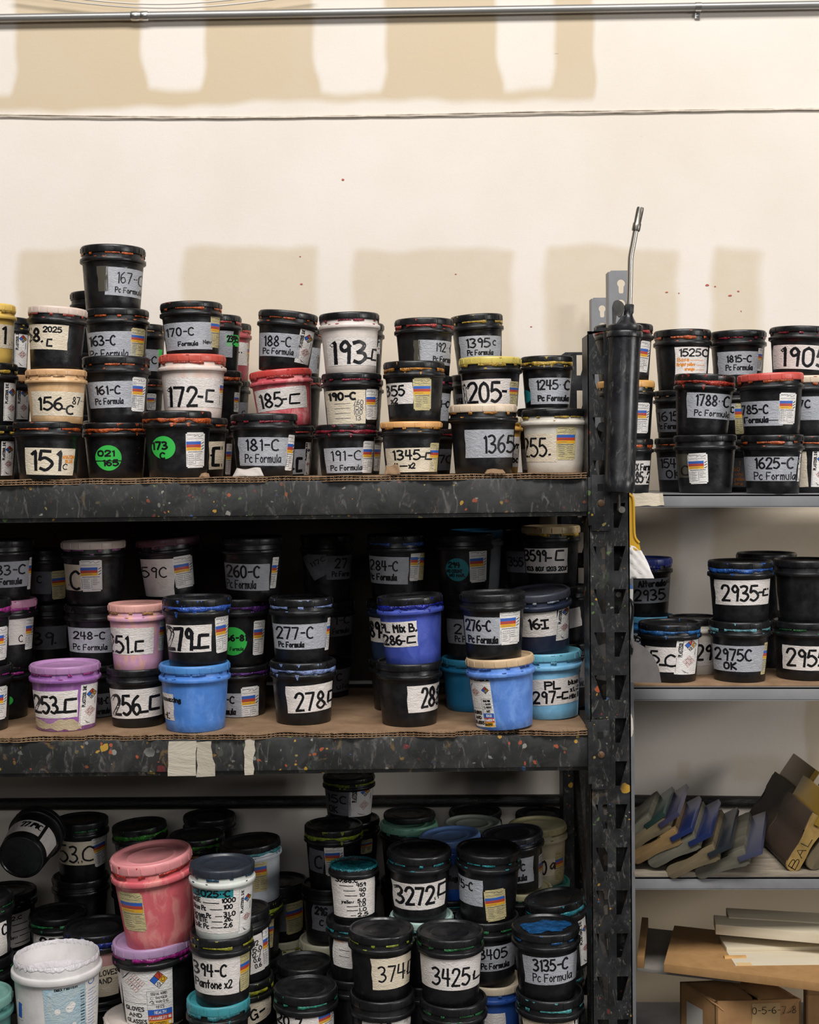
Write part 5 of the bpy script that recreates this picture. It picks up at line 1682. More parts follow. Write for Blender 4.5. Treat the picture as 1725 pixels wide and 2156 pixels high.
stack('B', .33, [
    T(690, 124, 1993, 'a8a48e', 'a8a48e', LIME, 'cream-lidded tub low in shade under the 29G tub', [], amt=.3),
    T(692, 116, 1873, K, K, None, 'black tub with shaded label 29G', [('K', 'd', 72, 1145, 240, 1370, 5, [('29G', .16, .7, .6, .26, 4), ('C', .4, .56, .2, .2, 3)])]),
    T(703, 127, 1750, K, K, 'a5bd34', 'black tub with bright lime rim in the bottom bay', [('K', 'd', 48, 680, 170, 870, 4, [('C', .4, .85, .2, .55, 3.6)]), ('K', 'H', 180, 645, 337, 900, -2)], amt=.95)])
stack('B', .45, [
    T(741, 116, 1960, K, K, None, 'black tub hidden behind the 29G tub', []),
    T(741, 118, 1850, K, K, None, 'black tub hidden behind the lime-rimmed tub', []),
    T(741, 120, 1735, K, K, 'a5bd34', 'black tub under the highest tub of the bottom bay', [('K', 'h', 478, 600, 578, 715, 0)], amt=.3),
    T(735, 112, 1642, K, K, 'a5bd34', 'black lime-rimmed tub marked 15 C right under the lower beam', [('K', 'd', 170, 180, 400, 385, 3, [('15C', .14, .8, .5, .3, 3), ('OK', .2, .5, .1, .24, 2.4)]), ('K', 'P', 382, 130, 590, 398, 2)], amt=.7)])
stack('B', .2, [
    T(888, 138, 2080, K, K, None, 'black tub low in shade between 374 and 3425', []),
    T(888, 138, 1944, K, '9fb8b0', '4f9a90', 'black tub with pale mint lid under the 3272-C tub', [], amt=.5),
    T(883, 139, 1803, K, K, TEAL, 'black tub marked 3272-C in the middle of the bottom bay', [('K', 'w', 755, 960, 1195, 1180, -2, [('3272', .06, .78, .22, .62, 6), ('.', .78, .86, .36, .3, 6), ('[', .86, 1.0, .46, .4, 5)])], amt=.35, lean=2)])
stack('B', .38, [
    T(862, 122, 1985, K, K, None, 'black tub hidden behind the mint-lidded and 3272-C tubs', []),
    T(862, 122, 1865, K, K, None, 'black tub hidden behind the 3272-C tub', []),
    T(861, 125, 1745, K, '7fb59c', '5fb0a0', 'black tub with mint green lid behind the 3272-C tub', [], amt=.55),
    T(862, 113, 1700, K, K, LIME, 'dark round lid lying on the mint green lid', [], kind='lidonly')])
stack('B', .28, [
    T(947, 130, 1990, K, K, None, 'black tub hidden behind the 3425 tub', []),
    T(947, 130, 1898, K, K, TEAL, 'black tub under the strong blue tub', [], amt=.4),
    T(947, 132, 1772, '2a5fc0', '6d8fc8', '3a66b8', 'strong blue tub with dusty blue lid left of the 5-C tub', [('M', 'd', 175, 810, 290, 1020, 0, [('Regal', .1, .95, .35, .2, 3)])], tilt=-4, amt=.4)])
stack('B', .43, [
    T(996, 122, 1962, K, K, None, 'black tub deep behind the 5-C tub', []),
    T(996, 122, 1856, K, K, None, 'black tub under the pale lidded tub at the back', []),
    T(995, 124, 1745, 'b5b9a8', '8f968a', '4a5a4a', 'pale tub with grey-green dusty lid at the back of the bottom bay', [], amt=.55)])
stack('B', .19, [
    T(1037, 137, 2081, '274c92', CRM, '3a5fa8', 'dark blue tub with cream lid under the 3405 tub', [('M', 'w', 490, 2075, 660, 2230, 0)], amt=.35),
    T(1026, 139, 1945, K, K, GRN, 'black green-smeared tub marked 3405', [('M', 'g', 430, 1500, 745, 1705, -2, [('3405', .05, .76, .5, .38, 3.4), ('Pc Formula', .08, .82, .1, .22, 2.6)])], amt=.5),
    T(1029, 141, 1801, K, K, TEAL, 'black tub marked 5-C with a yellowed hazard sticker near its foot', [('M', 'g', 240, 920, 468, 1140, 1, [('375-C', -.1, .62, .56, .3, 3)]), ('M', 'h', 488, 1005, 660, 1272, -5)], tilt=1.5, amt=.35, lean=2)])
stack('B', .3, [
    T(1095, 134, 1995, K, K, None, 'black tub low behind the 5-C tub on its right', []),
    T(1096, 138, 1884, K, 'cfc79a', GRN, 'tub with cream lid under the black -C tub', [], amt=.3),
    T(1078, 133, 1768, K, '25262c', '3a4a78', 'black tub marked -C with a white hazard sticker, right of 5-C', [('M', 'g', 640, 760, 905, 970, -4, [('5-C', .3, .72, .5, .26, 3.2), ('Formula', .1, .76, .1, .24, 3)]), ('M', 'H', 942, 715, 1010, 992, -3)], tilt=-5, amt=.3)])
stack('B', .41, [
    T(1141, 120, 1975, K, K, TEAL, 'black tub deep at the right below the teal-lidded tub', [], amt=.3),
    T(1141, 122, 1868, '2f6a64', '3f8a80', '3f8a80', 'teal-lidded tub under the tall cream tub', [], amt=.5),
    T(1131, 127, 1749, 'bdb496', 'b3aa80', '8a8250', 'cream tub with yellow-grey lid near the post', [('M', 'c', 960, 760, 1080, 900, 0, [('0', .1, .4, .1, .8, 4), ('a', .7, 1.0, .4, .5, 4)]), ('M', 'h', 1083, 690, 1150, 945, -2)], tilt=-2, amt=.35)])
stack('B', .52, [
    T(1140, 112, 1945, K, K, None, 'black tub hidden at the back right of the bottom bay', []),
    T(1140, 112, 1840, K, K, None, 'black tub hidden behind the tall cream tub', []),
    T(1140, 112, 1724, K, K, None, 'black lid at the back right, behind the tall cream tub', [])], dmax=.58)
stack('B', .52, [
    T(1001, 112, 1945, K, K, None, 'black tub hidden at the back behind the strong blue tub', []),
    T(1001, 112, 1835, K, K, None, 'black tub hidden behind the grey-green lidded tub', []),
    T(1001, 113, 1718, K, K, None, 'black lid at the back, behind the grey-green lidded tub', [])], dmax=.58)
stack('B', .2, [
    T(1170, 124, 2050, K, K, TEAL, 'black teal-smeared tub low between 3135-C and post', [], amt=.6),
    T(1166, 132, 1908, K, K, '3fa8b8', 'tilted black tub with turquoise ink on its lid beside the post', [('M', 'P', 1290, 1270, 1375, 1640, -6)], tilt=-8, amt=.7)])
stack('B', .09, [
    T(955, 146, 2123, K, K, GRN, 'black tub at the bottom edge under the 3425 tub', [], amt=.4),
    T(948, 146, 1981, K, K, GRN, 'black green-stained tub marked 3425', [('P', 'w', 886, 2022, 1014, 2086, 1, [('3425', .2, .8, .16, .52, 4.6), ('-', .8, .86, .2, .4, 4), ('L', .88, .98, .26, .24, 4)])], amt=.45)])
stack('B', .09, [
    T(1158, 147, 2110, K, K, '5fb8b8', 'black turquoise-lined tub at the bottom edge under 3135-C', [('M', 'c', 810, 2090, 1240, 2260, -2), ('M', 'P', 1235, 2080, 1275, 2250, 2)], amt=.5),
    T(1149, 147, 1969, K, K, '1f5f9a', 'black tub marked 3135-C with blue ink pooled on its lid', [('M', 'g', 825, 1600, 1275, 1825, -1.5, PC('3135-C', .18, .8, .52, .4, 4, .12, .88, .28))], tilt=-1, amt=.25, kind='pool')])
stack('B', .38, [
    T(170, 120, 1978, K, K, None, 'black tub hidden low behind the 2 55 tub', []),
    T(170, 121, 1858, K, K, None, 'dark lid under the 53.C tub', []),
    T(172, 114, 1736, K, K, GRN, 'black tub marked 53.C in the dark left of the bottom bay', [('I', 'c', 475, 600, 800, 790, 1, [('53', .08, .5, .12, .7, 4), ('.', .5, .6, .14, .2, 5), ('C', .64, .9, .16, .62, 4)]), ('I', 'H', 768, 555, 890, 800, -8)], amt=.35)])
stack('B', .42, [
    T(293, 116, 1985, K, K, None, 'black tub hidden behind the pinkish red tub, lowest', []),
    T(293, 116, 1868, K, K, None, 'black tub hidden behind the pinkish red tub', []),
    T(293, 117, 1748, K, K, '3f9a30', 'black green-rimmed tub behind the pinkish red tub', [('I', 'd', 930, 595, 1240, 760, 0, [('C', .2, .34, .4, .3, 3)])], tilt=-4, amt=.9)])
stack('B', .36, [
    T(415, 119, 2000, K, K, None, 'black tub hidden behind the 394-C tub', []),
    T(415, 119, 1885, K, K, None, 'black tub hidden behind the 3025-C tub', []),
    T(415, 119, 1770, K, K, '4fa03a', 'black green-rimmed tub between the red and white teal-rimmed tubs', [('I', 'H', 1580, 668, 1640, 800, 0)], amt=.8)])
stack('B', .52, [
    T(440, 112, 1950, K, K, None, 'black tub hidden low at the back by the pipe', []),
    T(440, 112, 1840, K, K, None, 'black tub hidden at the back by the pipe', []),
    T(441, 112, 1728, K, K, None, 'dark lid at the back under the pipe, above the green-rimmed tubs', [])], dmax=.58)
stack('B', .31, [
    T(15, 124, 2005, K, K, None, 'black tub hidden behind the white bucket', []),
    T(15, 125, 1890, K, K, 'a0d0b8', 'black tub with formula list under the tub lying on its side', [('I', 'w', 30, 1200, 240, 1470, -4, [('92.C', .2, .7, .82, .1, 2), ('~', .35, .9, .62, .1, 1.6), ('~', .35, .9, .42, .1, 1.6), ('yellow', .0, .5, .26, .09, 1.8), ('~', .6, .95, .26, .1, 1.6), ('~', .4, .95, .06, .1, 1.6)])], amt=.3)])
stack('B', .25, [
    T(122, 125, 2060, K, K, None, 'black tub hidden by the white bucket', []),
    T(124, 125, 1937, K, K, '2f8a50', 'black green-rimmed tub with label cut at 2 55', [('I', 'w', 290, 1360, 545, 1560, 3, [('255', .2, .9, .3, .5, 4.5)])], amt=.6)])
stack('B', .18, [
    T(208, 150, 2112, K, K, None, 'black tub low in shade between bucket and lilac-lidded tub', []),
    T(208, 150, 1972, K, K, '2a3a9c', 'wide black tub with royal blue rim behind the white bucket', [('P', 'c', 196, 1995, 250, 2098, 0, [('#', .2, .9, .6, .3, 1, iK), ('GLOVES', .1, .95, .42, .1, 2), ('AND', .2, .7, .26, .1, 2)])], amt=.95)])
stack('B', .2, [
    T(-36, 130, 2030, K, K, GRN, 'dark green-smeared tub at the left edge beside the bucket', [], amt=.55),
    T(-36, 130, 1902, K, K, GRN, 'black tub with white label at the left edge of the bottom bay', [('I', 'w', -120, 1290, 50, 1560, -3, [('C', .78, .96, .6, .3, 3.4)])], amt=.4)])
stack('B', .09, [
    T(-48, 150, 2118, '4f7f78', '6f9a90', '3f8a80', 'translucent green tub at the bottom left corner', [], amt=.4)])

relax()
DEBUG_TUBS = []
GROUPS = {'U': 'ink tubs on the upper rack shelf', 'M': 'ink tubs on the middle rack shelf', 'B': 'ink tubs in the bottom bay', 'R1': 'ink tubs on the upper grey shelf', 'R2': 'ink tubs on the lower grey shelf'}
for s_ in STACKS:
    for t_ in s_['tubs']:
        if t_.kind == 'lidonly':
            r_ = link('loose_lid', ME_LID, None, [plastic(t_.lid, t_.ink, .3)])
            r_.location = (t_.x, t_.d + .03, t_.z0 + .004 - 1.765 * .05)
            r_.scale = (t_.R, t_.R, .05)
            tag(r_, t_.desc, 'lid')
            continue
        build_tub(t_, GROUPS[s_['base']])
        ra = t_.H / t_.R
        if ra < 1.5 or ra > 2.6:
            DEBUG_TUBS.append((round(ra, 2), t_.desc))

# the tub lying on its side at the far left of the bottom bay
ty = T(42, 108, 1809, K, K, None, 'black tub lying on its side, its round bottom facing out, label 2274C', [])
ty.R, ty.H = .056, .112
c0 = at(44, 1806, .23)
root = empty('ink_tub', c0, ty.desc, 'tub', GROUPS['B'])
root.scale = (ty.R, ty.R, ty.H / 2)
root.rotation_euler = (math.radians(-76), 0, math.radians(-4))
link('body', ME_BODY, root, [plastic(K, None, 0)])
link('lid', ME_LID, root, [plastic(K, None, .3)])
for a0, a1, z0, z1, txt in ((-150, -48, .35, 1.05, '2274C'), (-40, 8, .25, 1.1, None)):
    dc = Decal()
    dc.grid(0, 0, 1, 1, 0, 1.0, nx=14, ny=4)
    if txt:
        st, w_ = strokes(txt)
        for pl in st:
            dc.line([(.5 + p[0] / w_ * .46, .45 + p[1] * .4) for p in pl], .05, iI, 2.0)
    out = []
    for x_, y_, h_ in dc.v:
        a_ = math.radians(a0 + (a1 - a0) * x_)
        z_ = z0 + (z1 - z0) * y_
        q_ = rr(z_) + .0035 + .0028 * h_
        out.append((q_ * math.cos(a_), q_ * math.sin(a_), z_))
    me = raw_mesh('tape_label', out, dc.f, [0 if m_ == 0 else 1 for m_ in dc.m])
    link('tape_label', me, root, [T_WHITE, INK])

# ------------------------------------------------------------------ grease gun hanging on the black post
GYN = -.036
gun = empty('grease_gun', at(1304, 1036, GYN), 'black grease gun with bent silver tube hanging upright on the rack post', 'grease gun')
M_GUN = splat_black('scuffed_black_gun', '131417', .0, .32, 1.0)
M_STEEL = noisy('worn_steel', '8b8780', '5f5a52', 60, .35, metal=.85)


def gsub(name, bm, mats, parent=gun, **k):
    me = mesh_of(bm, name, **k)
    me.transform(Matrix.Translation(-gun.location))
    return link(name, me, parent, mats)


def axis_lathe(bm, p0, p1, prof, n=40):
    """prof: (radius, distance fraction 0..1 from p0 to p1)"""
    d = p1 - p0
    M = Matrix.Translation(p0) @ d.to_track_quat('Z', 'Y').to_matrix().to_4x4()
    bm_lathe(bm, [(r, f * d.length) for r, f in prof], n, M)


sc_ = (D + GYN) / F
pb, pt = at(1304.5, 1037, GYN), at(1315.5, 708, GYN)
bm = bmesh.new()
axis_lathe(bm, pb, pt, [(0, .0), (27 * sc_, .0), (31 * sc_, .006), (32 * sc_, .02), (32.5 * sc_, .08), (31.5 * sc_, .085), (34 * sc_, .97), (34.5 * sc_, 1.0), (0, 1.0)])
gsub('barrel', bm, [M_GUN])
pc = at(1316.3, 684, GYN)
bm = bmesh.new()
axis_lathe(bm, at(1315.5, 712, GYN), pc, [(34 * sc_, 0), (37 * sc_, .06), (37.4 * sc_, .4), (36 * sc_, .48), (37.2 * sc_, .56), (36.5 * sc_, .9), (33 * sc_, 1.0), (0, 1.02)])
gsub('end_cap', bm, [M_GUN])
bm = bmesh.new()
axis_lathe(bm, at(1320, 688, GYN), at(1324, 655, GYN), [(26 * sc_, 0), (20 * sc_, .25), (13 * sc_, .55), (9.5 * sc_, .75), (9.5 * sc_, 1.0), (0, 1)])
bm_hex(bm, [at(1292, 690, GYN - .01), at(1316, 690, GYN - .01), at(1316, 690, GYN + .012), at(1292, 690, GYN + .012), at(1310, 664, GYN - .01), at(1322, 662, GYN - .01), at(1322, 662, GYN + .012), at(1310, 664, GYN + .012)], bevel=.002)
gsub('pump_head', bm, [M_GUN])
bm = bmesh.new()
q = [(1290, 690), (1295, 690), (1298, 660), (1305, 670), (1312, 662), (1316, 645), (1311, 636), (1301, 631), (1293, 634), (1289, 645)]
f = [bm.verts.new(at(x, y, GYN - .008)) for x, y in q]
b = [bm.verts.new(at(x, y, GYN + .010)) for x, y in q]
bm.faces.new(f)
bm.faces.new(b)
for i in range(len(q)):
    j = (i + 1) % len(q)
    bm.faces.new((f[i], f[j], b[j], b[i]))
bmesh.ops.bevel(bm, geom=bm.edges[:], offset=.0012, segments=2, affect='EDGES')
gsub('lever_bracket', bm, [noisy('dusty_black_cast', '4a4743', '2a2826', 50, .6)])
bm = bmesh.new()
axis_lathe(bm, at(1324.5, 660, GYN), at(1325.5, 641, GYN), [(0, 0), (10 * sc_, 0), (10.5 * sc_, .1), (10.5 * sc_, .9), (9 * sc_, 1), (0, 1)], 6)
gsub('coupler_nut', bm, [plain('dark_nut', '2a2a2c', .45, .3)])
bm = bmesh.new()
tp = catmull([at(x, y, GYN) for x, y in ((1325.5, 646), (1327, 600), (1328, 550), (1329.5, 535), (1334, 512), (1339.5, 482))], 4)
bm_tube(bm, tp, 6.0 * sc_, 16)
gsub('delivery_tube', bm, [plain('bright_tube', 'b9b2a6', .3, .85)])
bm = bmesh.new()
axis_lathe(bm, at(1339, 486, GYN), at(1349, 437, GYN), [(0, 0), (8.4 * sc_, 0), (8.8 * sc_, .05), (8.8 * sc_, .3), (7.6 * sc_, .34), (7.8 * sc_, .9), (7.0 * sc_, 1), (3 * sc_, 1), (3 * sc_, .9), (0, .9)], 24)
gsub('tip_coupler', bm, [M_STEEL])
bm = bmesh.new()
bm_tube(bm, [at(1303, 1040, GYN), at(1304, 1075, GYN)], 4 * sc_, 10)
bm_tube(bm, [at(1306, 1073, GYN + .012), at(1310, 1073, GYN - .022)], 7 * sc_, 16)
gsub('pull_rod', bm, [M_STEEL])

# ------------------------------------------------------------------ tools hanging behind the post
HY = .088


def outline_slab(bm, pts, y0, y1, bevel=0.0):
    f = [bm.verts.new(at(x, y, y0)) for x, y in pts]
    b = [bm.verts.new(at(x, y, y0) + Vector((0, y1 - y0, 0))) for x, y in pts]
    fs = [bm.faces.new(f), bm.faces.new(b)]
    for i in range(len(pts)):
        j = (i + 1) % len(pts)
        fs.append(bm.faces.new((f[i], f[j], b[j], b[i])))
    if bevel:
        bmesh.ops.bevel(bm, geom=list({e for x in fs for e in x.edges}), offset=bevel, segments=2, affect='EDGES')


sp = empty('ink_spatula', at(1317, 1040, HY), 'yellow spatula with white ink-caked blade hanging beside the black post', 'spatula')


def hsub(name, bm, parent, mats, **k):
    me = mesh_of(bm, name, **k)
    me.transform(Matrix.Translation(-parent.location))
    return link(name, me, parent, mats)


M_YEL = plastic('dba92e', 'c79a3a', .3)
bm = bmesh.new()
outline_slab(bm, [(1300, 1062), (1301, 1046), (1308, 1038), (1322, 1038), (1331, 1044), (1335, 1056), (1336, 1100), (1338, 1128), (1346, 1142), (1350, 1160), (1285, 1160), (1290, 1142), (1298, 1128)], HY, HY + .006, .0012)
bm_tube(bm, catmull([at(x, y, HY) for x, y in ((1323, 1040), (1331, 1045), (1334, 1058), (1335, 1100), (1337, 1130), (1346, 1143))], 4), .0026, 8)
bm_tube(bm, catmull([at(x, y, HY) for x, y in ((1312, 1040), (1304, 1045), (1301, 1058), (1300, 1100), (1298, 1130), (1290, 1143))], 4), .0026, 8)
hsub('handle', bm, sp, [M_YEL])
bm = bmesh.new()
half = [(14, 1146), (24, 1148), (34, 1156), (46, 1172), (54, 1192), (59, 1212), (55, 1218)]
ctr = 1319
nu, nv = 16, 14
rows = []
for j in range(nv + 1):
    y = 1146 + (1218 - 1146) * j / nv
    w_ = 14 + (59 - 14) * (j / nv) ** .55
    for side in (0, 1):
        row = []
        for i in range(nu + 1):
            x = ctr - w_ * .5 + 1.5 * w_ * i / nu
            edge = math.sin(math.pi * i / nu) ** .5 * (.4 + .6 * math.sin(math.pi * min(1, (j + .6) / (nv + .6))) ** .4)
            lump = (.0035 + .0022 * math.sin(x * .35 + math.sin(y * .3) * 2) + .0015 * RNG.random()) * edge
            row.append(bm.verts.new(at(x + RNG.uniform(-.8, .8), y, HY) + Vector((0, .003 + (-lump if side == 0 else lump), 0))))
        rows.append(row)
for j in range(nv):
    for side in (0, 1):
        a, b = rows[2 * j + side], rows[2 * (j + 1) + side]
        for i in range(nu):
            bm.faces.new((a[i], a[i + 1], b[i + 1], b[i]))
    for i in (0, nu):
        bm.faces.new((rows[2 * j][i], rows[2 * j + 1][i], rows[2 * j + 3][i], rows[2 * j + 2][i]))
for j in (0, nv):
    for i in range(nu):
        bm.faces.new((rows[2 * j][i], rows[2 * j][i + 1], rows[2 * j + 1][i + 1], rows[2 * j + 1][i]))
hsub('blade', bm, sp, [plain('thick_white_ink', 'ece7e2', .4)], ang=60)

tr = empty('fan_scraper', at(1310, 1390, HY + .012), 'grey fan-shaped scraper with black wire handle hanging low behind the post', 'scraper')
bm = bmesh.new()
outline_slab(bm, [(1221, 1426), (1224, 1400), (1236, 1376), (1258, 1360), (1284, 1352), (1300, 1340), (1326, 1340), (1336, 1350), (1357, 1362), (1377, 1383), (1388, 1408), (1393, 1438), (1300, 1436)], HY + .012, HY + .014)
hsub('blade', bm, tr, [noisy('grey_scraper', '6f6a68', '5d5957', 20, .6, bump=.05)])
bm = bmesh.new()
bm_tube(bm, catmull([at(x, y, HY + .006) for x, y in ((1296, 1300), (1295, 1275), (1302, 1262), (1316, 1259), (1328, 1264), (1333, 1282), (1330, 1310), (1326, 1338), (1327, 1352), (1331, 1366), (1329, 1378))], 5), .0026, 10)
hsub('wire_hanger', bm, tr, [plain('black_wire', '17171a', .35)])
bm = bmesh.new()
outline_slab(bm, [(1299, 1300), (1299, 1240), (1306, 1226), (1326, 1226), (1334, 1240), (1333, 1262), (1326, 1300), (1322, 1342), (1306, 1342)], HY + .011, HY + .018, .0015)
hsub('handle', bm, tr, [plain('off_white_plastic', 'c9c6c0', .45)])
bm = bmesh.new()
outline_slab(bm, [(1299, 1240), (1306, 1226), (1326, 1226), (1333, 1236), (1333, 1240)], HY + .0102, HY + .0188, .0008)
hsub('handle_tip', bm, tr, [plain('blue_plastic', '3f6cae', .45)])
bm = bmesh.new()
outline_slab(bm, [(1296, 1500), (1302, 1496), (1326, 1497), (1333, 1510), (1335, 1540), (1331, 1554), (1324, 1559), (1304, 1558), (1297, 1548)], HY, HY + .012, .003)
tag(link('plastic_scraper', mesh_of(bm, 'plastic_scraper'), None, [plastic('d8d0c2', None, 0)]), 'short white plastic scraper poking out from behind the post, below the lower grey shelf', 'scraper')

# ------------------------------------------------------------------ squeegees on the third grey shelf
M_WOODS = [noisy('squeegee_wood_a', '6d5f45', '41392b', 25, .65, (.25, 1, 1)), noisy('squeegee_wood_b', '80653c', '4c3d28', 25, .65, (.25, 1, 1)), noisy('squeegee_wood_c', '625e50', '3a372f', 25, .65, (.25, 1, 1)),
           noisy('squeegee_wood_dark', '4a3a2d', '33281f', 20, .6, (.3, .3, 1)), noisy('squeegee_wood_end', '9a7b42', '76602f', 30, .65)]


def blade_mat(name, c):
    m = noisy('blade_' + name, c, c, 10, .25, bump=.02)
    m.node_tree.nodes['Principled BSDF'].inputs['Transmission Weight'].default_value = .08
    return m


BM = {'teal': blade_mat('teal', '20332f'), 'violet': blade_mat('violet', '34334a'), 'blue': blade_mat('blue', '1b2750'), 'amber': blade_mat('amber', '8a6c26'), 'smoke': blade_mat('smoke', '24292e'), 'clear': blade_mat('clear', '3f4257'), 'dark': blade_mat('dark', '2a2c33')}


def squeegee(tip, ang, yaw, length, y0, wood, blade, label, size=.132, ends=None, bl=1.0, endw=None):
    """tip: photo pixel of the grip's rounded end (front face); ang: lean of the profile above horizontal."""
    o = at(tip[0], tip[1], y0)
    root = empty('squeegee', o, label, 'squeegee', 'squeegees on the third grey shelf')
    s = size / .132
    prof = []
    for k in range(9):
        a = math.pi / 2 + math.pi * k / 8
        prof.append((.013 + .0135 * math.cos(a), .0135 * math.sin(a)))
    low = [(.03, -.0125), (.048, -.0095), (.06, -.010), (.072, -.0145), (.095, -.016), (.104, -.0155)]
    prof = [(u, v) for u, v in prof] + low + [(u, -v) for u, v in reversed(low)]
    bm = bmesh.new()
    f = [bm.verts.new((u * s, 0, v * s)) for u, v in prof]
    b = [bm.verts.new((u * s, length, v * s)) for u, v in prof]
    ff = bm.faces.new(f)
    fb = bm.faces.new(b)
    for i in range(len(prof)):
        j = (i + 1) % len(prof)
        bm.faces.new((f[i], f[j], b[j], b[i]))
    bmesh.ops.bevel(bm, geom=[e for e in ff.edges] + [e for e in fb.edges], offset=.0015, segments=2, affect='EDGES')
    R = Matrix.Rotation(-math.radians(yaw), 4, 'Z') @ Matrix.Rotation(-math.radians(ang), 4, 'Y')
    root.rotation_euler = R.to_euler()
    for f_ in bm.faces:
        if f_.calc_center_median().y < .0016 and abs(f_.normal.y) > .9:
            f_.material_index = 1
    link('handle', mesh_of(bm, 'squeegee_handle', ang=30), root, [wood, endw or wood])
    bm = bmesh.new()
    bm_box(bm, (.088 * s, -.004, -.0048 * s), (.104 * s + .03 * s * bl, length + .002, .0048 * s), bevel=.0008)
    link('blade', mesh_of(bm, 'squeegee_blade'), root, [blade])
    if ends:
        dc = Decal()
        dc.text(ends, 0, 1, 0, 1, .0018, iI, 1.0)
        vs = [(.012 * s + x * .05 * s, -.0014, -.005 * s + y * .011 * s) for x, y, _ in dc.v]
        # ribbon width is in unit space: rebuild with real width
        dc2 = Decal()
        st, w_ = strokes(ends)
        for pl in st:
            dc2.line([(.006 * s + p[0] / w_ * .058 * s, -.006 * s + p[1] * .013 * s) for p in pl], .0014, iI, 1.0)
        link('handwriting', raw_mesh('handwriting', [(x, -.0004, y) for x, y, _ in dc2.v], dc2.f), root, [INK])
    return root


Y3 = GY0 + .004
squeegee((1283, 1795), 38, 16, .20, Y3 + .03, M_WOODS[2], BM['teal'], 'squeegee with teal blade, farthest left, half hidden by the post')
squeegee((1311, 1792), 37, 16, .22, Y3 + .02, M_WOODS[0], BM['violet'], 'squeegee with violet blade, second from the post')
squeegee((1329, 1812), 31, 16, .24, Y3 + .006, M_WOODS[1], BM['blue'], 'tan-handled squeegee with dark blue blade, third from the post')
squeegee((1366, 1820), 30, 17, .25, Y3, M_WOODS[2], BM['blue'], 'grey-handled squeegee with bright blue blade tip, middle of the leaning row')
squeegee((1405, 1842), 29, 17, .27, Y3 - .006, M_WOODS[0], BM['smoke'], 'squeegee with smoky grey blade, second from right in the leaning row')
squeegee((1464, 1842), 24, 17, .28, Y3 - .006, M_WOODS[2], BM['clear'], 'squeegee with pale violet blade, rightmost of the leaning row, grip over the edge')
squeegee((1664, 1834), 60, 0, .17, Y3, M_WOODS[3], BM['amber'], 'stout brown squeegee marked BAL on its end, with amber blade', size=.15, ends='BAL', bl=1.3, endw=M_WOODS[4])
squeegee((1706, 1830), 58, 0, .17, Y3 + .004, M_WOODS[0], BM['dark'], 'stout squeegee with pale rounded end, at the right frame edge', size=.15)
squeegee((1622, 1770), 56, 0, .15, Y3 + .19, M_WOODS[3], BM['amber'], 'dark brown squeegee with broad amber blade behind the BAL one', size=.15, bl=1.6)

# ------------------------------------------------------------------ boards and boxes on the lowest grey shelf
M_CREAM = noisy('cream_board', 'd3c8b2', 'c4b79c', 14, .6, (.3, 2, 2), bump=.06)
M_MDF = noisy('tan_fibreboard', 'a88052', '9a7446', 40, .75, bump=.05)
M_GREYB = noisy('grey_board', '8f8a82', '7a756e', 20, .7)
M_BOX = noisy('box_cardboard', 'a87f52', '8a6640', 12, .85, bump=.12)


def slab(name, fl, fr, yl, th, depth, mat_, label, cat, groove=False, extend=1.0, bl=None):
    """front-left top pixel and a pixel farther right on the same front edge; level board."""
    a = at(fl[0], fl[1], yl)
    b = atz(fr[0], fr[1], a.z)
    d = (b - a)
    b = a + d * extend
    nrm = Vector((-d.y, d.x, 0)).normalized() * depth
    if bl is not None:
        c = atz(bl[0], bl[1], a.z)
        nrm = c - a
    t = Vector((0, 0, th))
    bm = bmesh.new()
    bm_hex(bm, [a - t, b - t, b + nrm - t, a + nrm - t, a, b, b + nrm, a + nrm], bevel=.0012)
    if groove:
        e = nrm * .52
        g = Vector((0, 0, .0075))
        bm_hex(bm, [a + e, b + e, b + nrm, a + nrm, a + e + g, b + e + g, b + nrm + g, a + nrm + g], bevel=.001)
    return tag(link(name, mesh_of(bm, name), None, [mat_]), label, cat), a, b, nrm


slab('fibreboard_sheet', (1398, 2029), (1725, 2069), .17, .0165, .2, M_MDF, 'tan fibreboard sheet under the cream boards, lying on a cardboard box', 'board', extend=1.3, bl=(1420, 1948))
o, a_, b_, n_ = slab('grooved_board', (1549, 2032), (1725, 2030), .155, .0125, .2, M_CREAM, 'cream board with a groove and chipped corner, middle of the pile', 'board', groove=True, extend=1.6, bl=(1514, 1978))
bm = bmesh.new()
bm_tube(bm, [a_ + Vector((-.012, .04, -.002)), a_ + Vector((.03, .04, -.002))], .006, 10)
link('dowel', mesh_of(bm, 'dowel'), o, [noisy('dowel_wood', 'c79a5c', 'a87f48', 30, .7)])
bm = bmesh.new()
bm_box(bm, (a_.x + .004, a_.y - .0006, a_.z - .004), (a_.x + .032, a_.y + .012, a_.z + .0004))
link('chipped_notch', mesh_of(bm, 'chipped_notch', False), o, [plain('raw_wood', 'd9b784', .8)])
slab('cream_board', (1507, 1946), (1725, 1965), .25, .0205, .10, M_CREAM, 'wide cream board lying over the grooved one, second from top', 'board', extend=1.6, bl=(1503, 1926))
slab('cream_board', (1535, 1931), (1725, 1942), .285, .0165, .09, M_CREAM, 'narrow cream board topmost on the pile', 'board', extend=1.6, bl=(1529, 1911))
o, a_, b_, n_ = slab('grey_panel', (1342, 2037), (1560, 2062), .24, .008, .2, M_GREYB, 'grey panel with tan lip under the left end of the fibreboard', 'board', bl=(1352, 1952))
bm = bmesh.new()
t = Vector((0, 0, .022))
e1 = (b_ - a_).normalized() * .014
bm_hex(bm, [a_, a_ + e1, a_ + e1 + n_, a_ + n_, a_ + t, a_ + e1 + t, a_ + e1 + n_ + t, a_ + n_ + t], bevel=.001)
link('wooden_lip', mesh_of(bm, 'wooden_lip'), o, [M_MDF])


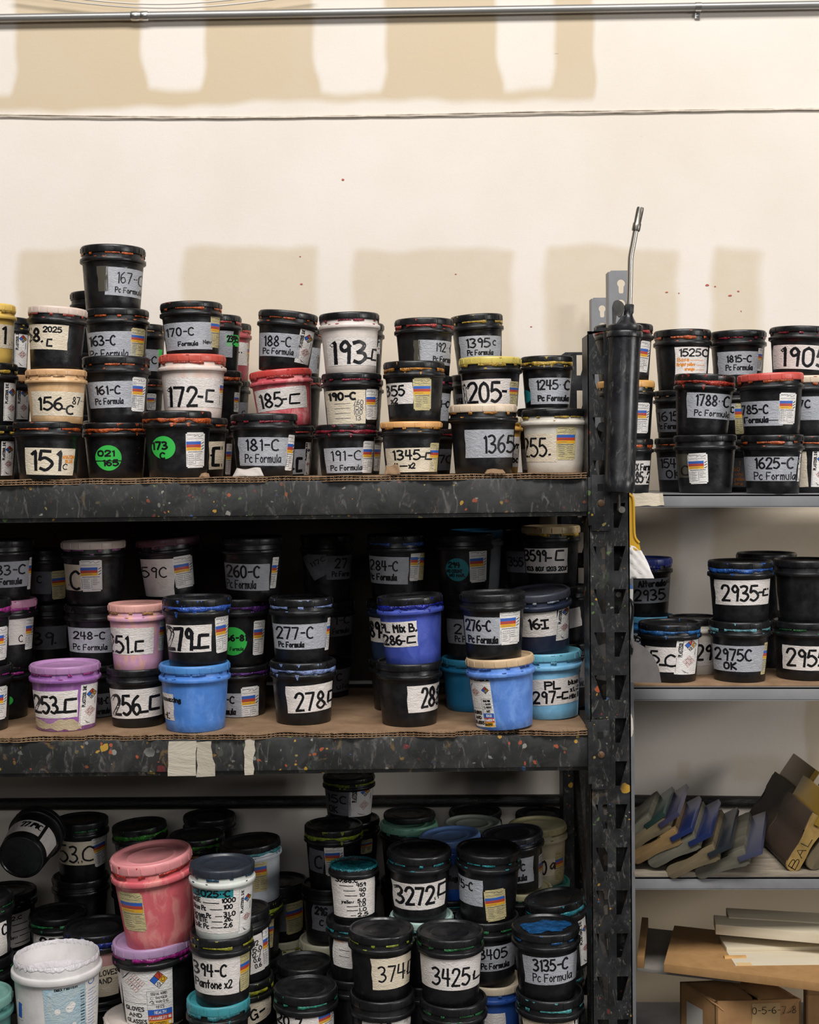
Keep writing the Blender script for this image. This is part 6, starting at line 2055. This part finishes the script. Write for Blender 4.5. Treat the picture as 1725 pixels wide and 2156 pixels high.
def carton(fl, fr, yl, h, side_bl, label, torn, text=None):
    a = at(fl[0], fl[1], yl)
    b = atz(fr[0], fr[1], a.z)
    n = atz(side_bl[0], side_bl[1], a.z) - a
    up = Vector((0, 0, 1))
    zb = SHELF_R[3][0].z - a.z + .002
    root = empty('cardboard_box', a + up * zb, label, 'box')
    dn = up * zb
    bm = bmesh.new()
    th = .004

    def wall_(p, q, inn):
        bm_hex(bm, [p + dn, q + dn, q + dn + inn, p + dn + inn, p, q, q + inn, p + inn])
    u = (b - a).normalized()
    v = n.normalized()
    wall_(a, b, v * th)
    wall_(a + n, b + n, -v * th)
    wall_(a, a + n, u * th)
    wall_(b, b + n, -u * th)
    bm_hex(bm, [a + dn, b + dn, b + n + dn, a + n + dn, a + dn + up * th, b + dn + up * th, b + n + dn + up * th, a + n + dn + up * th])
    me = mesh_of(bm, 'box_body', False)
    me.transform(Matrix.Translation(-root.location))
    link('box_body', me, root, [M_BOX])
    w = (b - a).length
    for k in (0, 1):
        bm = bmesh.new()
        nx, ny = 14, 10
        vs = []
        for j in range(ny + 1):
            for i in range(nx + 1):
                s = (i / nx) * .495
                fu = s if k == 0 else 1 - s
                fv = j / ny
                sag = -.028 * torn * math.sin(math.pi * min(1, s * 1.9)) * (1 - fv) ** 1.5 - .006 * torn * RNG.random() * (1 - fv) ** 3
                jag = RNG.uniform(-.004, .004) * (i == nx) * torn
                vs.append(bm.verts.new(a + u * (w * fu + jag) + n * fv + up * (.001 + sag + .008 * torn * (i / nx) ** 2 * math.sin(fv * 3 + k)) - root.location))
        for j in range(ny):
            for i in range(nx):
                p = j * (nx + 1) + i
                bm.faces.new((vs[p], vs[p + 1], vs[p + nx + 2], vs[p + nx + 1]))
        o = link('top_flap', mesh_of(bm, 'top_flap'), root, [M_BOX])
        o.modifiers.new('thickness', 'SOLIDIFY').thickness = .003
    if text:
        bm = bmesh.new()
        c0, c1 = a + u * w * .42 - v * .0008, a + u * w * .75 - v * .0008
        vs = []
        for i in range(9):
            z = -i * .012
            for c in (c0, c1):
                vs.append(bm.verts.new(c + up * (z - .006) - v * (.001 * math.sin(i * 1.3)) - root.location))
        for i in range(8):
            bm.faces.new((vs[2 * i], vs[2 * i + 1], vs[2 * i + 3], vs[2 * i + 2]))
        link('packing_tape', mesh_of(bm, 'packing_tape'), root, [plain('tan_packing_tape', 'b39468', .3)])
        st, w_ = strokes(text)
        dc = Decal()
        for pl in st:
            dc.line([(p[0] / w_ * .085, p[1] * .013) for p in pl], .0012, iI, 1)
        link('handwriting', raw_mesh('handwriting', [a + u * (w * .42 + x) + up * (y - .026) - v * .0024 - root.location for x, y, _ in dc.v], dc.f), root, [INK])
        bm = bmesh.new()
        p0 = a + n * .35 - u * .0008 - up * .03
        vs = [bm.verts.new(p - root.location) for p in (p0, p0 + n * .45, p0 + n * .45 - up * .09, p0 - up * .09)]
        bm.faces.new(vs)
        link('paper_label', mesh_of(bm, 'paper_label', False), root, [plain('shipping_label', 'b9b4ac', .6)])
    return root


carton((1508, 2109), (1687, 2103), .165, .2, (1432, 2068), 'battered cardboard box with torn top under the fibreboard sheet', 1.0, '0-5-6-7/8')
carton((1698, 2096), (1900, 2092), .30, .2, (1692, 2066), 'plain cardboard box at the bottom right corner', .2)

# ------------------------------------------------------------------ scraps along the upper cardboard edge
for cx, cy, w_, h_, mat_, lab in ((524, 992, 66, 19, tape('stained_paper', 'b9b0a8', .6), 'torn whitish label scrap in front of the 181-C tub'), (826, 984, 34, 22, M_CARD, 'crumpled brown scrap in front of the 1345-C tub'), (1042, 990, 44, 10, M_CARD, 'torn cardboard flap before the big 1365 tub'), (432, 996, 22, 9, M_CARD, 'little cardboard curl right of the 173 C tub')):
    bm = bmesh.new()
    nx, ny = 8, 4
    p0 = at(cx, cy, .012)
    k_ = (D + .012) / F
    vs = []
    for j in range(ny + 1):
        for i in range(nx + 1):
            x = (i / nx - .5) * w_ * k_ * (1 - .25 * j / ny)
            z = ZS1 + .0012 + j / ny * h_ * k_ * (.88 + .1 * math.sin(i * .8 + cx))
            vs.append(bm.verts.new((p0.x + x, .001 + .010 * (j / ny) + .002 * math.sin(i * 1.1 + j), z)))
    for j in range(ny):
        for i in range(nx):
            p = j * (nx + 1) + i
            bm.faces.new((vs[p], vs[p + 1], vs[p + nx + 2], vs[p + nx + 1]))
    o = tag(link('torn_scrap', mesh_of(bm, 'torn_scrap'), None, [mat_]), lab, 'scrap')
    o.modifiers.new('thickness', 'SOLIDIFY').thickness = .001
